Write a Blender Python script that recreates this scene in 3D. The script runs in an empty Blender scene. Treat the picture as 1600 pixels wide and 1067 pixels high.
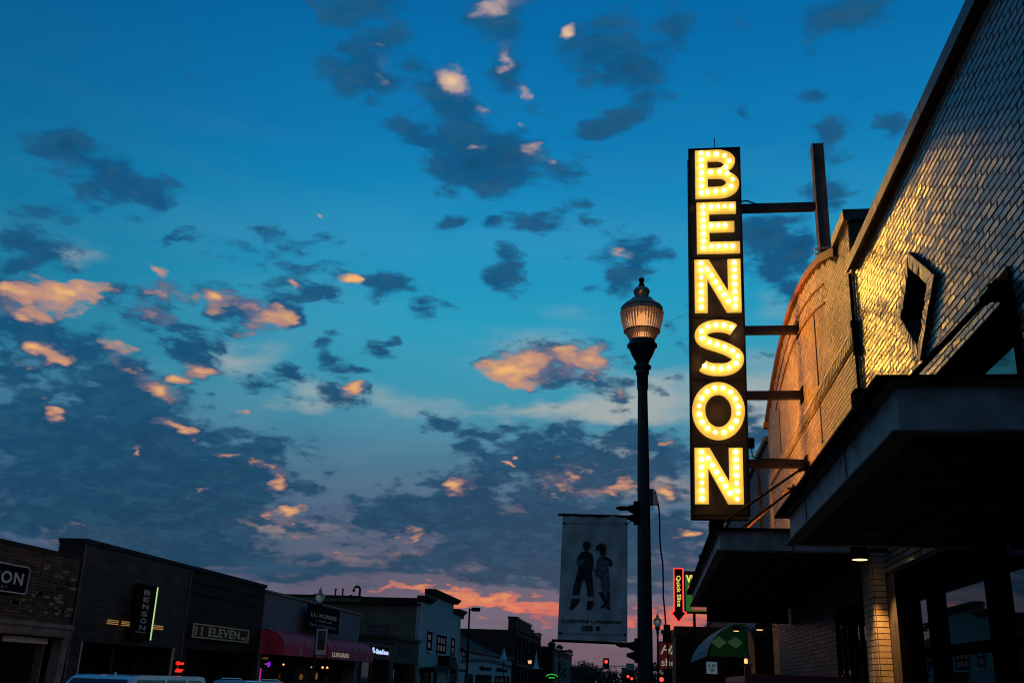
import bpy, bmesh, math, random
from mathutils import Vector, Matrix
random.seed(7)
R = math.radians
scn = bpy.context.scene
col = scn.collection

# ------------------------------------------------------------------ camera
# z = 0 is the pavement; the road lies 0.15 m lower; +Y runs along the street
cam_d = bpy.data.cameras.new('camera'); cam = bpy.data.objects.new('camera', cam_d); col.objects.link(cam)
scn.camera = cam
pit, yaw, rol = 0.32796, -0.14316, 0.03477
Fv = Vector((math.sin(yaw)*math.cos(pit), math.cos(yaw)*math.cos(pit), math.sin(pit)))
Rv = Vector((math.cos(yaw), -math.sin(yaw), 0)); Uv = Rv.cross(Fv)
R2 = Rv*math.cos(rol) + Uv*math.sin(rol); U2 = -Rv*math.sin(rol) + Uv*math.cos(rol)
mw = Matrix((R2, U2, -Fv)).transposed().to_4x4(); mw.translation = (0, 0, 1.6)
cam.matrix_world = mw
cam_d.sensor_width = 36; cam_d.lens = 36*1556/1600
cam_d.clip_start = 0.05; cam_d.clip_end = 3000

# ------------------------------------------------------------------ view
scn.view_settings.view_transform = 'Standard'; scn.view_settings.look = 'None'
scn.view_settings.exposure = 0; scn.view_settings.gamma = 1
scn.view_settings.use_curve_mapping = False
scn.render.engine = 'CYCLES'
scn.cycles.use_denoising = True
scn.cycles.max_bounces = 6; scn.cycles.diffuse_bounces = 3; scn.cycles.glossy_bounces = 3
scn.cycles.transmission_bounces = 4; scn.cycles.transparent_max_bounces = 8
scn.cycles.pixel_filter_type = 'BLACKMAN_HARRIS'; scn.cycles.filter_width = 1.1
scn.cycles.caustics_reflective = False; scn.cycles.caustics_refractive = False
scn.cycles.sample_clamp_indirect = 14.0

# ------------------------------------------------------------------ sky
# clouds by bearing and elevation: (azimuth, elevation, half width, half height, turn, weight) in radians
CLOUD_BODY = [
    (-0.3219,0.5963,0.0674,0.0472,0.099,0.8), (-0.1986,0.5277,0.0996,0.0482,-0.341,1), (-0.1927,0.4907,0.0734,0.0326,-0.269,0.9), (-0.1502,0.505,0.0529,0.0344,0.024,0.8),
    (-0.2351,0.5773,0.0532,0.0302,-0.228,0.8), (-0.2674,0.526,0.0433,0.0153,-0.225,0.7), (-0.1799,0.6485,0.0513,0.032,0.034,0.8), (-0.1582,0.5994,0.0315,0.0488,0.239,0.6),
    (-0.0498,0.6152,0.0591,0.0399,-0.028,0.9), (0.0021,0.5989,0.0535,0.0292,-0.191,0.9), (-0.0385,0.5521,0.0543,0.0208,0.503,0.9), (0.0323,0.6268,0.0315,0.0321,-0.063,0.8),
    (-0.0675,0.5371,0.0352,0.0136,0.137,0.8), (0.2241,0.6183,0.0768,0.0343,-0.167,0.8), (0.1876,0.5554,0.0261,0.0128,-0.127,0.8), (0.1941,0.515,0.0359,0.0275,-0.281,0.9),
    (0.2289,0.5487,0.0175,0.0141,-0.145,0.6), (0.2618,0.5118,0.0229,0.0212,-0.153,0.6), (0.1079,0.5458,0.0186,0.0102,-0.087,0.8), (-0.5842,0.4414,0.0892,0.0271,-0.005,0.9),
    (-0.618,0.4455,0.0432,0.0154,0.224,0.7), (-0.5425,0.432,0.0448,0.0205,-0.241,0.8), (-0.4899,0.3989,0.0386,0.0067,0.157,0.8), (-0.3086,0.6428,0.0874,0.0155,0.089,0.7),
    (0.137,0.408,0.0549,0.0491,-0.08,1), (0.1189,0.4371,0.0362,0.0226,-0.076,0.8), (0.1679,0.4148,0.0265,0.0336,-0.089,1), (0.1511,0.3761,0.0271,0.0188,-0.073,0.7),
    (-0.142,0.39,0.0355,0.0266,0.027,1), (-0.0059,0.4145,0.0418,0.0348,-0.025,1), (-0.0246,0.3862,0.0233,0.0218,-0.013,0.9), (-0.0486,0.3895,0.0117,0.0109,-0.003,0.8),
    (-0.2741,0.3744,0.0374,0.0233,0.072,0.85), (-0.3487,0.3645,0.0341,0.0123,0.098,0.7), (-0.234,0.3484,0.0332,0.0187,0.058,0.85), (-0.2742,0.3169,0.0244,0.0171,0.069,0.8),
    (-0.1791,0.4377,0.0172,0.0109,0.042,0.8), (-0.2181,0.442,0.024,0.0139,0.057,0.6), (-0.6266,0.3582,0.0621,0.0197,0.017,0.9), (-0.6344,0.3126,0.0537,0.0386,0.186,1),
    (-0.6066,0.2824,0.0684,0.0226,-0.023,1), (-0.623,0.2533,0.0495,0.0224,0.158,1), (-0.5163,0.312,0.0778,0.0276,-0.477,1.1), (-0.5139,0.346,0.0252,0.0147,0.155,1),
    (-0.434,0.342,0.0664,0.0332,-0.051,1.2), (-0.3855,0.3403,0.0269,0.0214,0.108,1.1), (-0.5342,0.2578,0.0904,0.0301,-0.231,1.2), (-0.468,0.2942,0.0451,0.0208,-0.052,0.9),
    (-0.4542,0.2743,0.0254,0.0165,0.116,1), (-0.3967,0.2731,0.0557,0.0152,0.096,0.9), (-0.3288,0.2998,0.0319,0.0262,0.083,0.9), (-0.3006,0.2919,0.0273,0.007,0.074,0.8),
    (-0.32,0.2624,0.0364,0.0169,-0.095,1), (-0.5671,0.1678,0.159,0.0837,0.1,1.2), (-0.4559,0.1641,0.1397,0.0724,0.078,1), (-0.4945,0.2085,0.0577,0.0289,-0.074,1.2),
    (-0.4095,0.1741,0.067,0.037,0.077,1.1), (-0.583,0.2125,0.1025,0.0283,0.125,1.1), (-0.4969,0.128,0.1863,0.0355,0.073,1.2), (-0.4133,0.1076,0.0874,0.013,0.061,0.7),
    (-0.3297,0.177,0.0352,0.0083,0.065,0.9), (-0.3759,0.2015,0.0456,0.0301,0.078,0.6), (-0.0953,0.3109,0.0858,0.0329,-0.074,1.2), (-0.0336,0.2796,0.0209,0.0264,0.002,0.9),
    (0.0304,0.3249,0.0241,0.0217,-0.023,0.9), (0.127,0.3135,0.0154,0.0106,-0.049,0.9), (-0.2123,0.2375,0.032,0.017,-0.123,0.9), (-0.1545,0.2387,0.0338,0.0093,0.033,0.9),
    (-0.1753,0.2201,0.024,0.017,0.039,0.9), (-0.1131,0.219,0.0558,0.0232,0.023,1), (-0.0187,0.2365,0.0363,0.0231,0.002,1), (0.0112,0.2871,0.0318,0.0108,-0.012,0.6),
    (-0.1057,0.1813,0.1252,0.0548,0.018,1), (-0.0414,0.2078,0.0821,0.0368,0.007,1), (0.026,0.2145,0.0539,0.0418,-0.006,1.1), (-0.1619,0.1358,0.1473,0.0524,0.028,1.05),
    (-0.0665,0.1294,0.1447,0.0491,0.016,1.1), (-0.2512,0.1413,0.1163,0.018,0.042,1.1), (-0.2622,0.1624,0.0388,0.0227,0.051,1), (0.0214,0.1371,0.0601,0.0371,0.008,1.2),
    (-0.2275,0.1673,0.0469,0.0364,0.045,0.9), (-0.1768,0.1821,0.0473,0.0306,0.036,1), (0.1117,0.2352,0.0375,0.0451,-0.028,1), (-0.3514,0.0875,0.0665,0.0159,0.05,0.8),
    (-0.2608,0.101,0.2528,0.0192,0.035,0.8), (-0.4765,0.1045,0.0915,0.0113,0.068,0.7), (-0.0849,0.0983,0.1809,0.0177,0.021,0.9), (-0.4529,0.0991,0.0422,0.0142,0.065,0.7),
    (0.0588,0.3495,0.016,0.0308,-0.035,0.4),
]
CLOUD_SUNLIT = [
    (-0.6102,0.3196,0.0576,0.0314,0.29,1.4), (-0.5791,0.3336,0.0344,0.0167,0.319,1.1), (-0.6034,0.2653,0.0282,0.0106,-0.118,1.1), (-0.5174,0.368,0.0173,0.0137,0.164,1),
    (-0.5147,0.3471,0.0293,0.0172,0.155,1.1), (-0.5263,0.3184,0.0374,0.0169,-0.379,0.9), (-0.4922,0.3124,0.0259,0.0112,0.138,0.7), (-0.46,0.3466,0.0492,0.021,0.305,0.9),
    (-0.4114,0.3304,0.04,0.0248,0.114,1.1), (-0.386,0.3447,0.0184,0.0124,0.11,0.7), (-0.4218,0.3467,0.0456,0.0176,-0.05,0.5), (-0.5318,0.2787,0.0216,0.0119,-0.038,1),
    (-0.5013,0.2537,0.0391,0.0143,-0.32,1.2), (-0.4557,0.2716,0.0279,0.0121,-0.06,1.1), (-0.4853,0.2661,0.0153,0.0069,0.124,1), (-0.3702,0.3673,0.0131,0.0053,0.109,1.1),
    (-0.3198,0.3769,0.0172,0.009,0.092,1.1), (-0.3121,0.2675,0.0166,0.0108,0.076,1.3), (-0.3521,0.426,0.0048,0.0053,0.111,0.9), (-0.5697,0.2255,0.0173,0.0091,0.134,1.1),
    (-0.4765,0.2184,0.0305,0.0077,-0.107,1.1), (-0.4171,0.1961,0.019,0.0069,-0.088,1.1), (-0.3765,0.1792,0.0283,0.0111,-0.441,1), (-0.4414,0.157,0.0125,0.0068,0.082,1),
    (-0.352,0.1515,0.0241,0.0176,0.507,1.2), (-0.4085,0.2414,0.0193,0.0079,0.096,0.9), (-0.5164,0.2001,0.0073,0.0084,0.112,0.9), (-0.4503,0.2101,0.0068,0.0052,0.1,0.7),
    (-0.5385,0.2663,0.0114,0.0068,0.141,0.8), (-0.2223,0.5842,0.0316,0.0231,0.059,1.5), (-0.1817,0.6536,0.0457,0.0164,0.037,1.1), (-0.1374,0.5862,0.018,0.0145,0.022,1.1),
    (-0.1644,0.617,0.0236,0.0135,0.033,0.8), (-0.1911,0.5618,0.0189,0.0121,0.047,0.8), (-0.1389,0.5504,0.0146,0.0104,0.025,0.7), (-0.129,0.5211,0.0165,0.0106,0.021,0.8),
    (-0.1907,0.5176,0.0124,0.0088,0.048,0.7), (-0.1178,0.5102,0.0185,0.0088,0.016,0.6), (-0.0855,0.6343,0.0108,0.0075,-0.003,0.9), (-0.3008,0.5926,0.0167,0.022,0.099,0.5),
    (-0.3364,0.484,0.0059,0.0044,0.11,0.8), (-0.0224,0.423,0.0167,0.0072,-0.175,1.3), (-0.1102,0.3144,0.0593,0.0237,0.017,1), (-0.1421,0.2981,0.0419,0.0146,-0.138,1.1),
    (-0.0583,0.3127,0.0474,0.02,-0.163,1), (-0.0336,0.2847,0.015,0.0082,0.002,0.9), (-0.1323,0.308,0.0383,0.0201,0.026,0.8), (-0.0932,0.205,0.0406,0.0215,0.021,0.7),
    (-0.1912,0.1853,0.0311,0.0126,0.382,1), (-0.1323,0.1648,0.0164,0.0124,0.031,1), (-0.0574,0.1868,0.0274,0.0089,0.016,1), (-0.0272,0.1885,0.0254,0.0107,0.011,1),
    (0.0193,0.1958,0.0271,0.0123,0.257,1), (0.0296,0.2333,0.0199,0.0089,-0.007,0.8), (-0.2373,0.1234,0.0212,0.0115,0.476,0.9), (-0.2955,0.109,0.0299,0.006,-0.036,0.9),
    (0.0336,0.1293,0.0317,0.0094,0.266,1.1), (-0.1441,0.2067,0.0093,0.0036,0.033,1.2), (-0.3369,0.1244,0.0348,0.0069,0.057,0.4), (0.128,0.3091,0.0179,0.0176,-0.048,0.2),
    (-0.2774,0.0761,0.0349,0.0042,0.043,0.6), (-0.1968,0.074,0.0708,0.0077,-0.015,1.1), (-0.1218,0.0706,0.0968,0.0102,-0.055,1), (-0.0535,0.066,0.104,0.0119,-0.059,0.9),
    (0.0199,0.0578,0.0675,0.0151,-0.148,1), (-0.0842,0.0562,0.0607,0.0093,-0.224,0.8), (-0.1591,0.0687,0.0619,0.0068,0.033,0.7), (-0.2218,0.0766,0.0707,0.006,0.038,0.8),
    (-0.171,0.0557,0.0792,0.0068,-0.017,0.6),
]
CLOUD_VEIL = [
    (-0.0678,0.2582,0.1198,0.0249,0.07,1), (-0.002,0.2809,0.1182,0.0356,-0.017,1), (0.1133,0.2693,0.0825,0.0679,-0.041,0.9), (-0.4238,0.2884,0.0694,0.0257,0.105,0.7),
    (-0.3506,0.2586,0.0628,0.0153,0.08,0.6), (-0.5874,0.3632,0.0427,0.0172,0.186,0.6), (-0.1297,0.3306,0.132,0.0549,0.012,0.5), (-0.2734,0.2658,0.0885,0.0464,0.058,0.3),
    (-0.0092,0.2019,0.1003,0.0351,-0,1.1), (-0.0931,0.2005,0.0474,0.0276,0.02,1.1), (0.1248,0.3654,0.0467,0.0304,-0.064,0.4), (-0.3685,0.1346,0.1204,0.025,0.059,0.5),
    (-0.5104,0.1066,0.0895,0.0182,0.073,0.7), (-0.249,0.1106,0.1228,0.0149,0.04,0.5), (-0.1672,0.2587,0.1454,0.0156,0.025,0.5),
]

def srgb(r, g, b):
    f = lambda c: (c/255/12.92) if c/255 <= 0.04045 else ((c/255+0.055)/1.055)**2.4
    return (f(r), f(g), f(b), 1)

def make_world():
    w = bpy.data.worlds.new('World'); scn.world = w; w.use_nodes = True
    nt = w.node_tree; nt.nodes.clear(); NN = nt.nodes; LK = nt.links
    def N(t, **kw):
        n = NN.new(t)
        for k, v in kw.items(): setattr(n, k, v)
        return n
    def put(s, v):
        if isinstance(v, bpy.types.NodeSocket): LK.new(v, s)
        else: s.default_value = v
    def math_(op, a, b=0.0, c=None, clamp=False):
        n = N('ShaderNodeMath', operation=op, use_clamp=clamp); put(n.inputs[0], a); put(n.inputs[1], b)
        if c is not None: put(n.inputs[2], c)
        return n.outputs[0]
    def vmath(op, a, b=None):
        n = N('ShaderNodeVectorMath', operation=op); put(n.inputs[0], a)
        if b is not None: put(n.inputs[1], b)
        return n.outputs[0]
    def rng(v, a, b, c=0.0, d=1.0, smooth=True):
        n = N('ShaderNodeMapRange'); n.interpolation_type = 'SMOOTHSTEP' if smooth else 'LINEAR'
        put(n.inputs[0], v)
        for i, x in enumerate((a, b, c, d)): put(n.inputs[1+i], x)
        return n.outputs[0]
    def mix(f, a, b):
        n = N('ShaderNodeMix', data_type='RGBA'); put(n.inputs[0], f); put(n.inputs[6], a); put(n.inputs[7], b)
        return n.outputs[2]
    def noise(v, scale, detail, rough=0.55, dist=0.0):
        n = N('ShaderNodeTexNoise'); put(n.inputs['Vector'], v); n.inputs['Scale'].default_value = scale
        n.inputs['Detail'].default_value = detail; n.inputs['Roughness'].default_value = rough
        n.inputs['Distortion'].default_value = dist
        return n
    tc = N('ShaderNodeTexCoord').outputs['Generated']
    sp = N('ShaderNodeSeparateXYZ'); put(sp.inputs[0], tc); X, Y, Z = sp.outputs
    az = math_('ARCTAN2', X, Y)
    el = math_('ARCSINE', Z)
    uv = N('ShaderNodeCombineXYZ'); put(uv.inputs[0], az); put(uv.inputs[1], el); uv = uv.outputs[0]
    # cloud noise lives on a shallow layer so that it gets finer toward the horizon
    den = math_('ADD', math_('MAXIMUM', Z, 0.0), 0.32)
    px = math_('DIVIDE', X, den); py = math_('DIVIDE', Y, den)
    lay = N('ShaderNodeCombineXYZ'); put(lay.inputs[0], px); put(lay.inputs[1], py); put(lay.inputs[2], math_('MULTIPLY', Z, 2.2)); lay = lay.outputs[0]
    wn = noise(lay, 5.0, 4, 0.6)
    warp = vmath('SCALE', vmath('SUBTRACT', wn.outputs['Color'], (0.5, 0.5, 0.5)))
    warp.node.inputs['Scale'].default_value = 0.1
    flat = vmath('MULTIPLY', warp, (1.0, 0.8, 0.0))
    uvw = vmath('ADD', uv, flat)
    def field(blobs, coord):
        acc = 0.0
        for (a, e, rx, ry, t, wgt) in blobs:
            m = N('ShaderNodeMapping', vector_type='TEXTURE'); put(m.inputs[0], coord)
            m.inputs['Location'].default_value = (a, e, 0); m.inputs['Rotation'].default_value = (0, 0, t)
            m.inputs['Scale'].default_value = (rx, ry, 1)
            g = N('ShaderNodeTexGradient', gradient_type='SPHERICAL'); put(g.inputs[0], m.outputs[0])
            acc = math_('MULTIPLY_ADD', g.outputs['Fac'], wgt, acc)
        return acc
    body = field(CLOUD_BODY, uvw)
    lit = field(CLOUD_SUNLIT, uvw)
    veil = field(CLOUD_VEIL, uvw)
    fine = noise(lay, 19.0, 9, 0.66, 0.25).outputs['Fac']
    puff = noise(lay, 13.0, 5, 0.6, 0.2).outputs['Fac']
    up = vmath('ADD', lay, (-0.01, 0.0, 0.035))
    fine_up = noise(up, 13.0, 5, 0.6, 0.2).outputs['Fac']
    vo = N('ShaderNodeTexVoronoi', feature='SMOOTH_F1'); put(vo.inputs['Vector'], vmath('ADD', lay, vmath('MULTIPLY', warp, (0.5, 0.5, 0.5)))); vo.inputs['Scale'].default_value = 17.0
    vo.inputs['Detail'].default_value = 1.0; vo.inputs['Roughness'].default_value = 0.55; vo.inputs['Smoothness'].default_value = 0.35
    lump = math_('SUBTRACT', 0.66, vo.outputs['Distance'])
    sv = N('ShaderNodeCombineXYZ'); put(sv.inputs[0], math_('MULTIPLY', az, 4.5)); put(sv.inputs[1], math_('MULTIPLY', el, 34.0))
    streak = noise(sv.outputs[0], 2.6, 7, 0.62).outputs['Fac']
    lowf = rng(el, 0.125, 0.075)
    nlow = N('ShaderNodeMix', data_type='FLOAT'); put(nlow.inputs[0], lowf); put(nlow.inputs[2], fine); put(nlow.inputs[3], streak); fine = nlow.outputs[0]
    lump = math_('MULTIPLY', lump, math_('SUBTRACT', 1.0, lowf))
    soft = noise(vmath('MULTIPLY', lay, (1, 1, 3.0)), 3.0, 5, 0.5).outputs['Fac']
    # generic clouds away from the piece of sky ahead
    off = math_('MAXIMUM', rng(math_('ABSOLUTE', math_('ADD', az, 0.14)), 0.62, 0.9), rng(el, 0.68, 0.95))
    gen = math_('MULTIPLY', rng(noise(lay, 2.2, 3, 0.5).outputs['Fac'], 0.5, 0.72), off)
    body = math_('ADD', body, gen)
    fleck = math_('MULTIPLY', rng(noise(lay, 5.5, 4, 0.55).outputs['Fac'], 0.56, 0.74), rng(el, 0.07, 0.16))
    body = math_('MULTIPLY_ADD', fleck, 0.42, body)
    body = math_('MULTIPLY', body, math_('MULTIPLY_ADD', rng(el, 0.3, 0.45), 0.45, 1.0))
    val = math_('ADD', body, math_('MULTIPLY', math_('SUBTRACT', fine, 0.5), 2.9))
    val = math_('MULTIPLY_ADD', lump, 0.85, val)
    val = math_('MULTIPLY_ADD', math_('SUBTRACT', soft, 0.5), 1.1, val)
    gate = rng(body, 0.0, 0.14)
    top = rng(el, 0.2, 0.55)
    dens = math_('MULTIPLY', rng(val, 0.0, math_('MULTIPLY_ADD', top, 0.15, 0.78)), gate)
    lval = math_('ADD', lit, math_('MULTIPLY', math_('SUBTRACT', fine, 0.5), 2.6))
    lval = math_('MULTIPLY_ADD', lump, 1.3, lval)
    lval = math_('SUBTRACT', lval, 0.25)
    litf = math_('MULTIPLY', rng(lval, 0.05, 0.80), rng(lit, 0.01, 0.26))
    relief = math_('MULTIPLY_ADD', lump, 1.2, math_('MULTIPLY', math_('SUBTRACT', puff, fine_up), 4.0))
    # clear sky: colour by elevation
    cr = N('ShaderNodeValToRGB'); put(cr.inputs[0], rng(el, 0.0, 1.0, smooth=False))
    stops = [(0.0, (60,72,90)), (0.035, (72,78,98)), (0.07, (84,86,110)), (0.105, (72,88,112)), (0.15, (64,94,122)), (0.20, (68,118,144)),
             (0.27, (56,148,174)), (0.34, (36,154,188)), (0.42, (20,144,190)), (0.52, (8,122,180)), (0.64, (2,104,166)), (1.0, (10,66,122))]
    el_ = cr.color_ramp.elements
    while len(el_) > 1: el_.remove(el_[-1])
    el_[0].position = 0; el_[0].color = srgb(*stops[0][1])
    for p_, c_ in stops[1:]:
        e_ = el_.new(p_); e_.color = srgb(*c_)
    base = cr.outputs['Color']
    # glow over the sun's bearing, deeper blue away from it
    glow = math_('MULTIPLY', rng(math_('ABSOLUTE', math_('ADD', az, 0.06)), 0.62, 0.0), rng(el, 0.30, 0.02))
    base = mix(math_('MULTIPLY', glow, 0.15), base, srgb(170, 108, 124))
    side = rng(math_('ABSOLUTE', math_('SUBTRACT', az, 0.05)), 0.25, 0.85)
    base = mix(math_('MULTIPLY', side, 0.55), base, srgb(0, 66, 112))
    base = mix(math_('MULTIPLY', rng(Y, 0.2, -0.5), 0.5), base, srgb(52, 62, 84))
    thin = math_('MULTIPLY', rng(soft, 0.35, 0.75), rng(el, 0.62, 0.2))
    base = mix(math_('MULTIPLY', thin, 0.16), base, srgb(130, 170, 190))
    # thin sunlit veils
    vcol = mix(rng(el, 0.12, 0.26), srgb(226, 168, 132), srgb(196, 186, 172))
    vf = math_('MULTIPLY', rng(math_('ADD', veil, math_('MULTIPLY', math_('SUBTRACT', soft, 0.5), 1.4)), 0.1, 1.0), rng(veil, 0.0, 0.3))
    base = mix(math_('MULTIPLY', vf, 0.6), base, vcol)
    # shaded cloud bodies
    dcol = mix(rng(el, 0.08, 0.5), srgb(18, 64, 94), srgb(14, 86, 132))
    near = mix(rng(el, 0.1, 0.5), srgb(112, 92, 114), srgb(104, 118, 150))
    dcol = mix(math_('MULTIPLY', rng(lit, 0.2, 0.8), 0.6), dcol, near)
    dcol = mix(math_('MULTIPLY', rng(relief, -0.2, 1.4), 0.25), dcol, srgb(44, 98, 130))
    dcol = mix(math_('MULTIPLY', rng(val, 1.0, 2.2), 0.45), dcol, srgb(12, 54, 82))
    dcol = mix(math_('MULTIPLY', rng(fine, 0.46, 0.64), 0.30), dcol, srgb(50, 100, 130))
    low = rng(el, 0.10, 0.04)
    dcol = mix(math_('MULTIPLY', low, 0.6), dcol, srgb(44, 74, 98))
    out = mix(math_('MULTIPLY', dens, 0.97), base, dcol)
    # parts of the clouds still in the sun
    c1 = mix(rng(el, 0.05, 0.14), srgb(228, 104, 86), srgb(246, 170, 106))
    c2 = mix(rng(el, 0.38, 0.6), c1, srgb(240, 196, 168))
    hot = rng(math_('ADD', lval, math_('MULTIPLY', relief, 0.5)), 0.55, 1.9)
    c3 = mix(hot, mix(0.5, c2, near), mix(0.35, c2, srgb(255, 214, 120)))
    c3 = mix(low, c3, c2)
    out = mix(math_('MULTIPLY', litf, 0.92), out, c3)
    # below the horizon: dull ground
    out = mix(rng(Z, -0.02, 0.0), srgb(30, 30, 36), out)
    bg = N('ShaderNodeBackground'); put(bg.inputs[0], out); bg.inputs[1].default_value = 1.0
    # faint physical twilight on top
    sky = N('ShaderNodeTexSky', sky_type='NISHITA'); sky.sun_disc = False
    sky.sun_elevation = R(1.0); sky.sun_rotation = R(-3)
    bg2 = N('ShaderNodeBackground'); put(bg2.inputs[0], sky.outputs[0]); bg2.inputs[1].default_value = 0.002
    ad = N('ShaderNodeAddShader'); put(ad.inputs[0], bg.outputs[0]); put(ad.inputs[1], bg2.outputs[0])
    o = N('ShaderNodeOutputWorld'); put(o.inputs[0], ad.outputs[0])
    w.cycles.sampling_method = 'MANUAL'; w.cycles.sample_map_resolution = 256
make_world()

sun_d = bpy.data.lights.new('afterglow_sun', 'SUN'); sun = bpy.data.objects.new('afterglow_sun', sun_d); col.objects.link(sun)
sun_d.energy = 0.06; sun_d.angle = R(12); sun_d.color = (1.0, 0.55, 0.35)
sun.rotation_euler = (R(-87), 0, R(3))

# ------------------------------------------------------------------ materials
def mat(name, rgb, rough=0.7, metal=0.0, var=0.25, nscale=6.0, bump=0.0, bscale=40.0, spec=None, emit=None, estr=0.0, trans=0.0, coat=0.0):
    if spec is None: spec = 0.15 if rough >= 0.6 else 0.45
    m = bpy.data.materials.new(name); m.use_nodes = True
    nt = m.node_tree; b = nt.nodes['Principled BSDF']
    b.inputs['Roughness'].default_value = rough; b.inputs['Metallic'].default_value = metal
    b.inputs['Specular IOR Level'].default_value = spec; b.inputs['Transmission Weight'].default_value = trans
    b.inputs['Coat Weight'].default_value = coat
    b.inputs['Base Color'].default_value = (*rgb, 1)
    tc = nt.nodes.new('ShaderNodeNewGeometry')
    if var > 0:
        n = nt.nodes.new('ShaderNodeTexNoise'); n.inputs['Scale'].default_value = nscale; n.inputs['Detail'].default_value = 5
        nt.links.new(tc.outputs['Position'], n.inputs['Vector'])
        mp = nt.nodes.new('ShaderNodeMapRange'); mp.inputs[1].default_value = 0.3; mp.inputs[2].default_value = 0.7
        mp.inputs[3].default_value = 1-var; mp.inputs[4].default_value = 1+var
        nt.links.new(n.outputs['Fac'], mp.inputs[0])
        v = nt.nodes.new('ShaderNodeVectorMath'); v.operation = 'SCALE'; v.inputs[0].default_value = rgb
        nt.links.new(mp.outputs[0], v.inputs['Scale']); nt.links.new(v.outputs[0], b.inputs['Base Color'])
        if metal < 0.5 and rough > 0.15 and trans == 0:
            r_ = nt.nodes.new('ShaderNodeMapRange'); r_.inputs[3].default_value = max(0.02, rough-0.12); r_.inputs[4].default_value = min(1, rough+0.1)
            nt.links.new(n.outputs['Fac'], r_.inputs[0]); nt.links.new(r_.outputs[0], b.inputs['Roughness'])
    if bump > 0:
        n2 = nt.nodes.new('ShaderNodeTexNoise'); n2.inputs['Scale'].default_value = bscale; n2.inputs['Detail'].default_value = 4
        nt.links.new(tc.outputs['Position'], n2.inputs['Vector'])
        bp = nt.nodes.new('ShaderNodeBump'); bp.inputs['Strength'].default_value = bump; bp.inputs['Distance'].default_value = 0.01
        nt.links.new(n2.outputs['Fac'], bp.inputs['Height']); nt.links.new(bp.outputs[0], b.inputs['Normal'])
    if emit is not None:
        b.inputs['Emission Color'].default_value = (*emit, 1); b.inputs['Emission Strength'].default_value = estr
    return m

def brick_mat(name, c1, c2, mortar, bw=0.3, bh=0.08, rough=0.6, bump=0.5, axis='YZ'):
    m = bpy.data.materials.new(name); m.use_nodes = True
    nt = m.node_tree; b = nt.nodes['Principled BSDF']; b.inputs['Roughness'].default_value = rough; b.inputs['Specular IOR Level'].default_value = 0.12
    g = nt.nodes.new('ShaderNodeNewGeometry'); s = nt.nodes.new('ShaderNodeSeparateXYZ'); c = nt.nodes.new('ShaderNodeCombineXYZ')
    nt.links.new(g.outputs['Position'], s.inputs[0])
    ad = nt.nodes.new('ShaderNodeMath'); nt.links.new(s.outputs['X'], ad.inputs[0]); nt.links.new(s.outputs['Y'], ad.inputs[1])
    nt.links.new(ad.outputs[0], c.inputs[0]); nt.links.new(s.outputs['Z'], c.inputs[1])
    t = nt.nodes.new('ShaderNodeTexBrick'); nt.links.new(c.outputs[0], t.inputs['Vector'])
    t.inputs['Scale'].default_value = 1; t.inputs['Brick Width'].default_value = bw; t.inputs['Row Height'].default_value = bh
    t.inputs['Mortar Size'].default_value = 0.008; t.inputs['Color1'].default_value = (*c1, 1); t.inputs['Color2'].default_value = (*c2, 1)
    t.inputs['Mortar'].default_value = (*mortar, 1); t.inputs['Bias'].default_value = -0.2
    n = nt.nodes.new('ShaderNodeTexNoise'); n.inputs['Scale'].default_value = 1.3; n.inputs['Detail'].default_value = 6
    nt.links.new(g.outputs['Position'], n.inputs['Vector'])
    mp = nt.nodes.new('ShaderNodeMapRange'); mp.inputs[1].default_value = 0.3; mp.inputs[2].default_value = 0.7; mp.inputs[3].default_value = 0.6; mp.inputs[4].default_value = 1.4
    nt.links.new(n.outputs['Fac'], mp.inputs[0])
    v = nt.nodes.new('ShaderNodeVectorMath'); v.operation = 'SCALE'; nt.links.new(t.outputs['Color'], v.inputs[0]); nt.links.new(mp.outputs[0], v.inputs['Scale'])
    nt.links.new(v.outputs[0], b.inputs['Base Color'])
    bp = nt.nodes.new('ShaderNodeBump'); bp.inputs['Strength'].default_value = bump; bp.inputs['Distance'].default_value = 0.01; bp.invert = True
    nt.links.new(t.outputs['Fac'], bp.inputs['Height']); nt.links.new(bp.outputs[0], b.inputs['Normal'])
    return m

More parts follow.
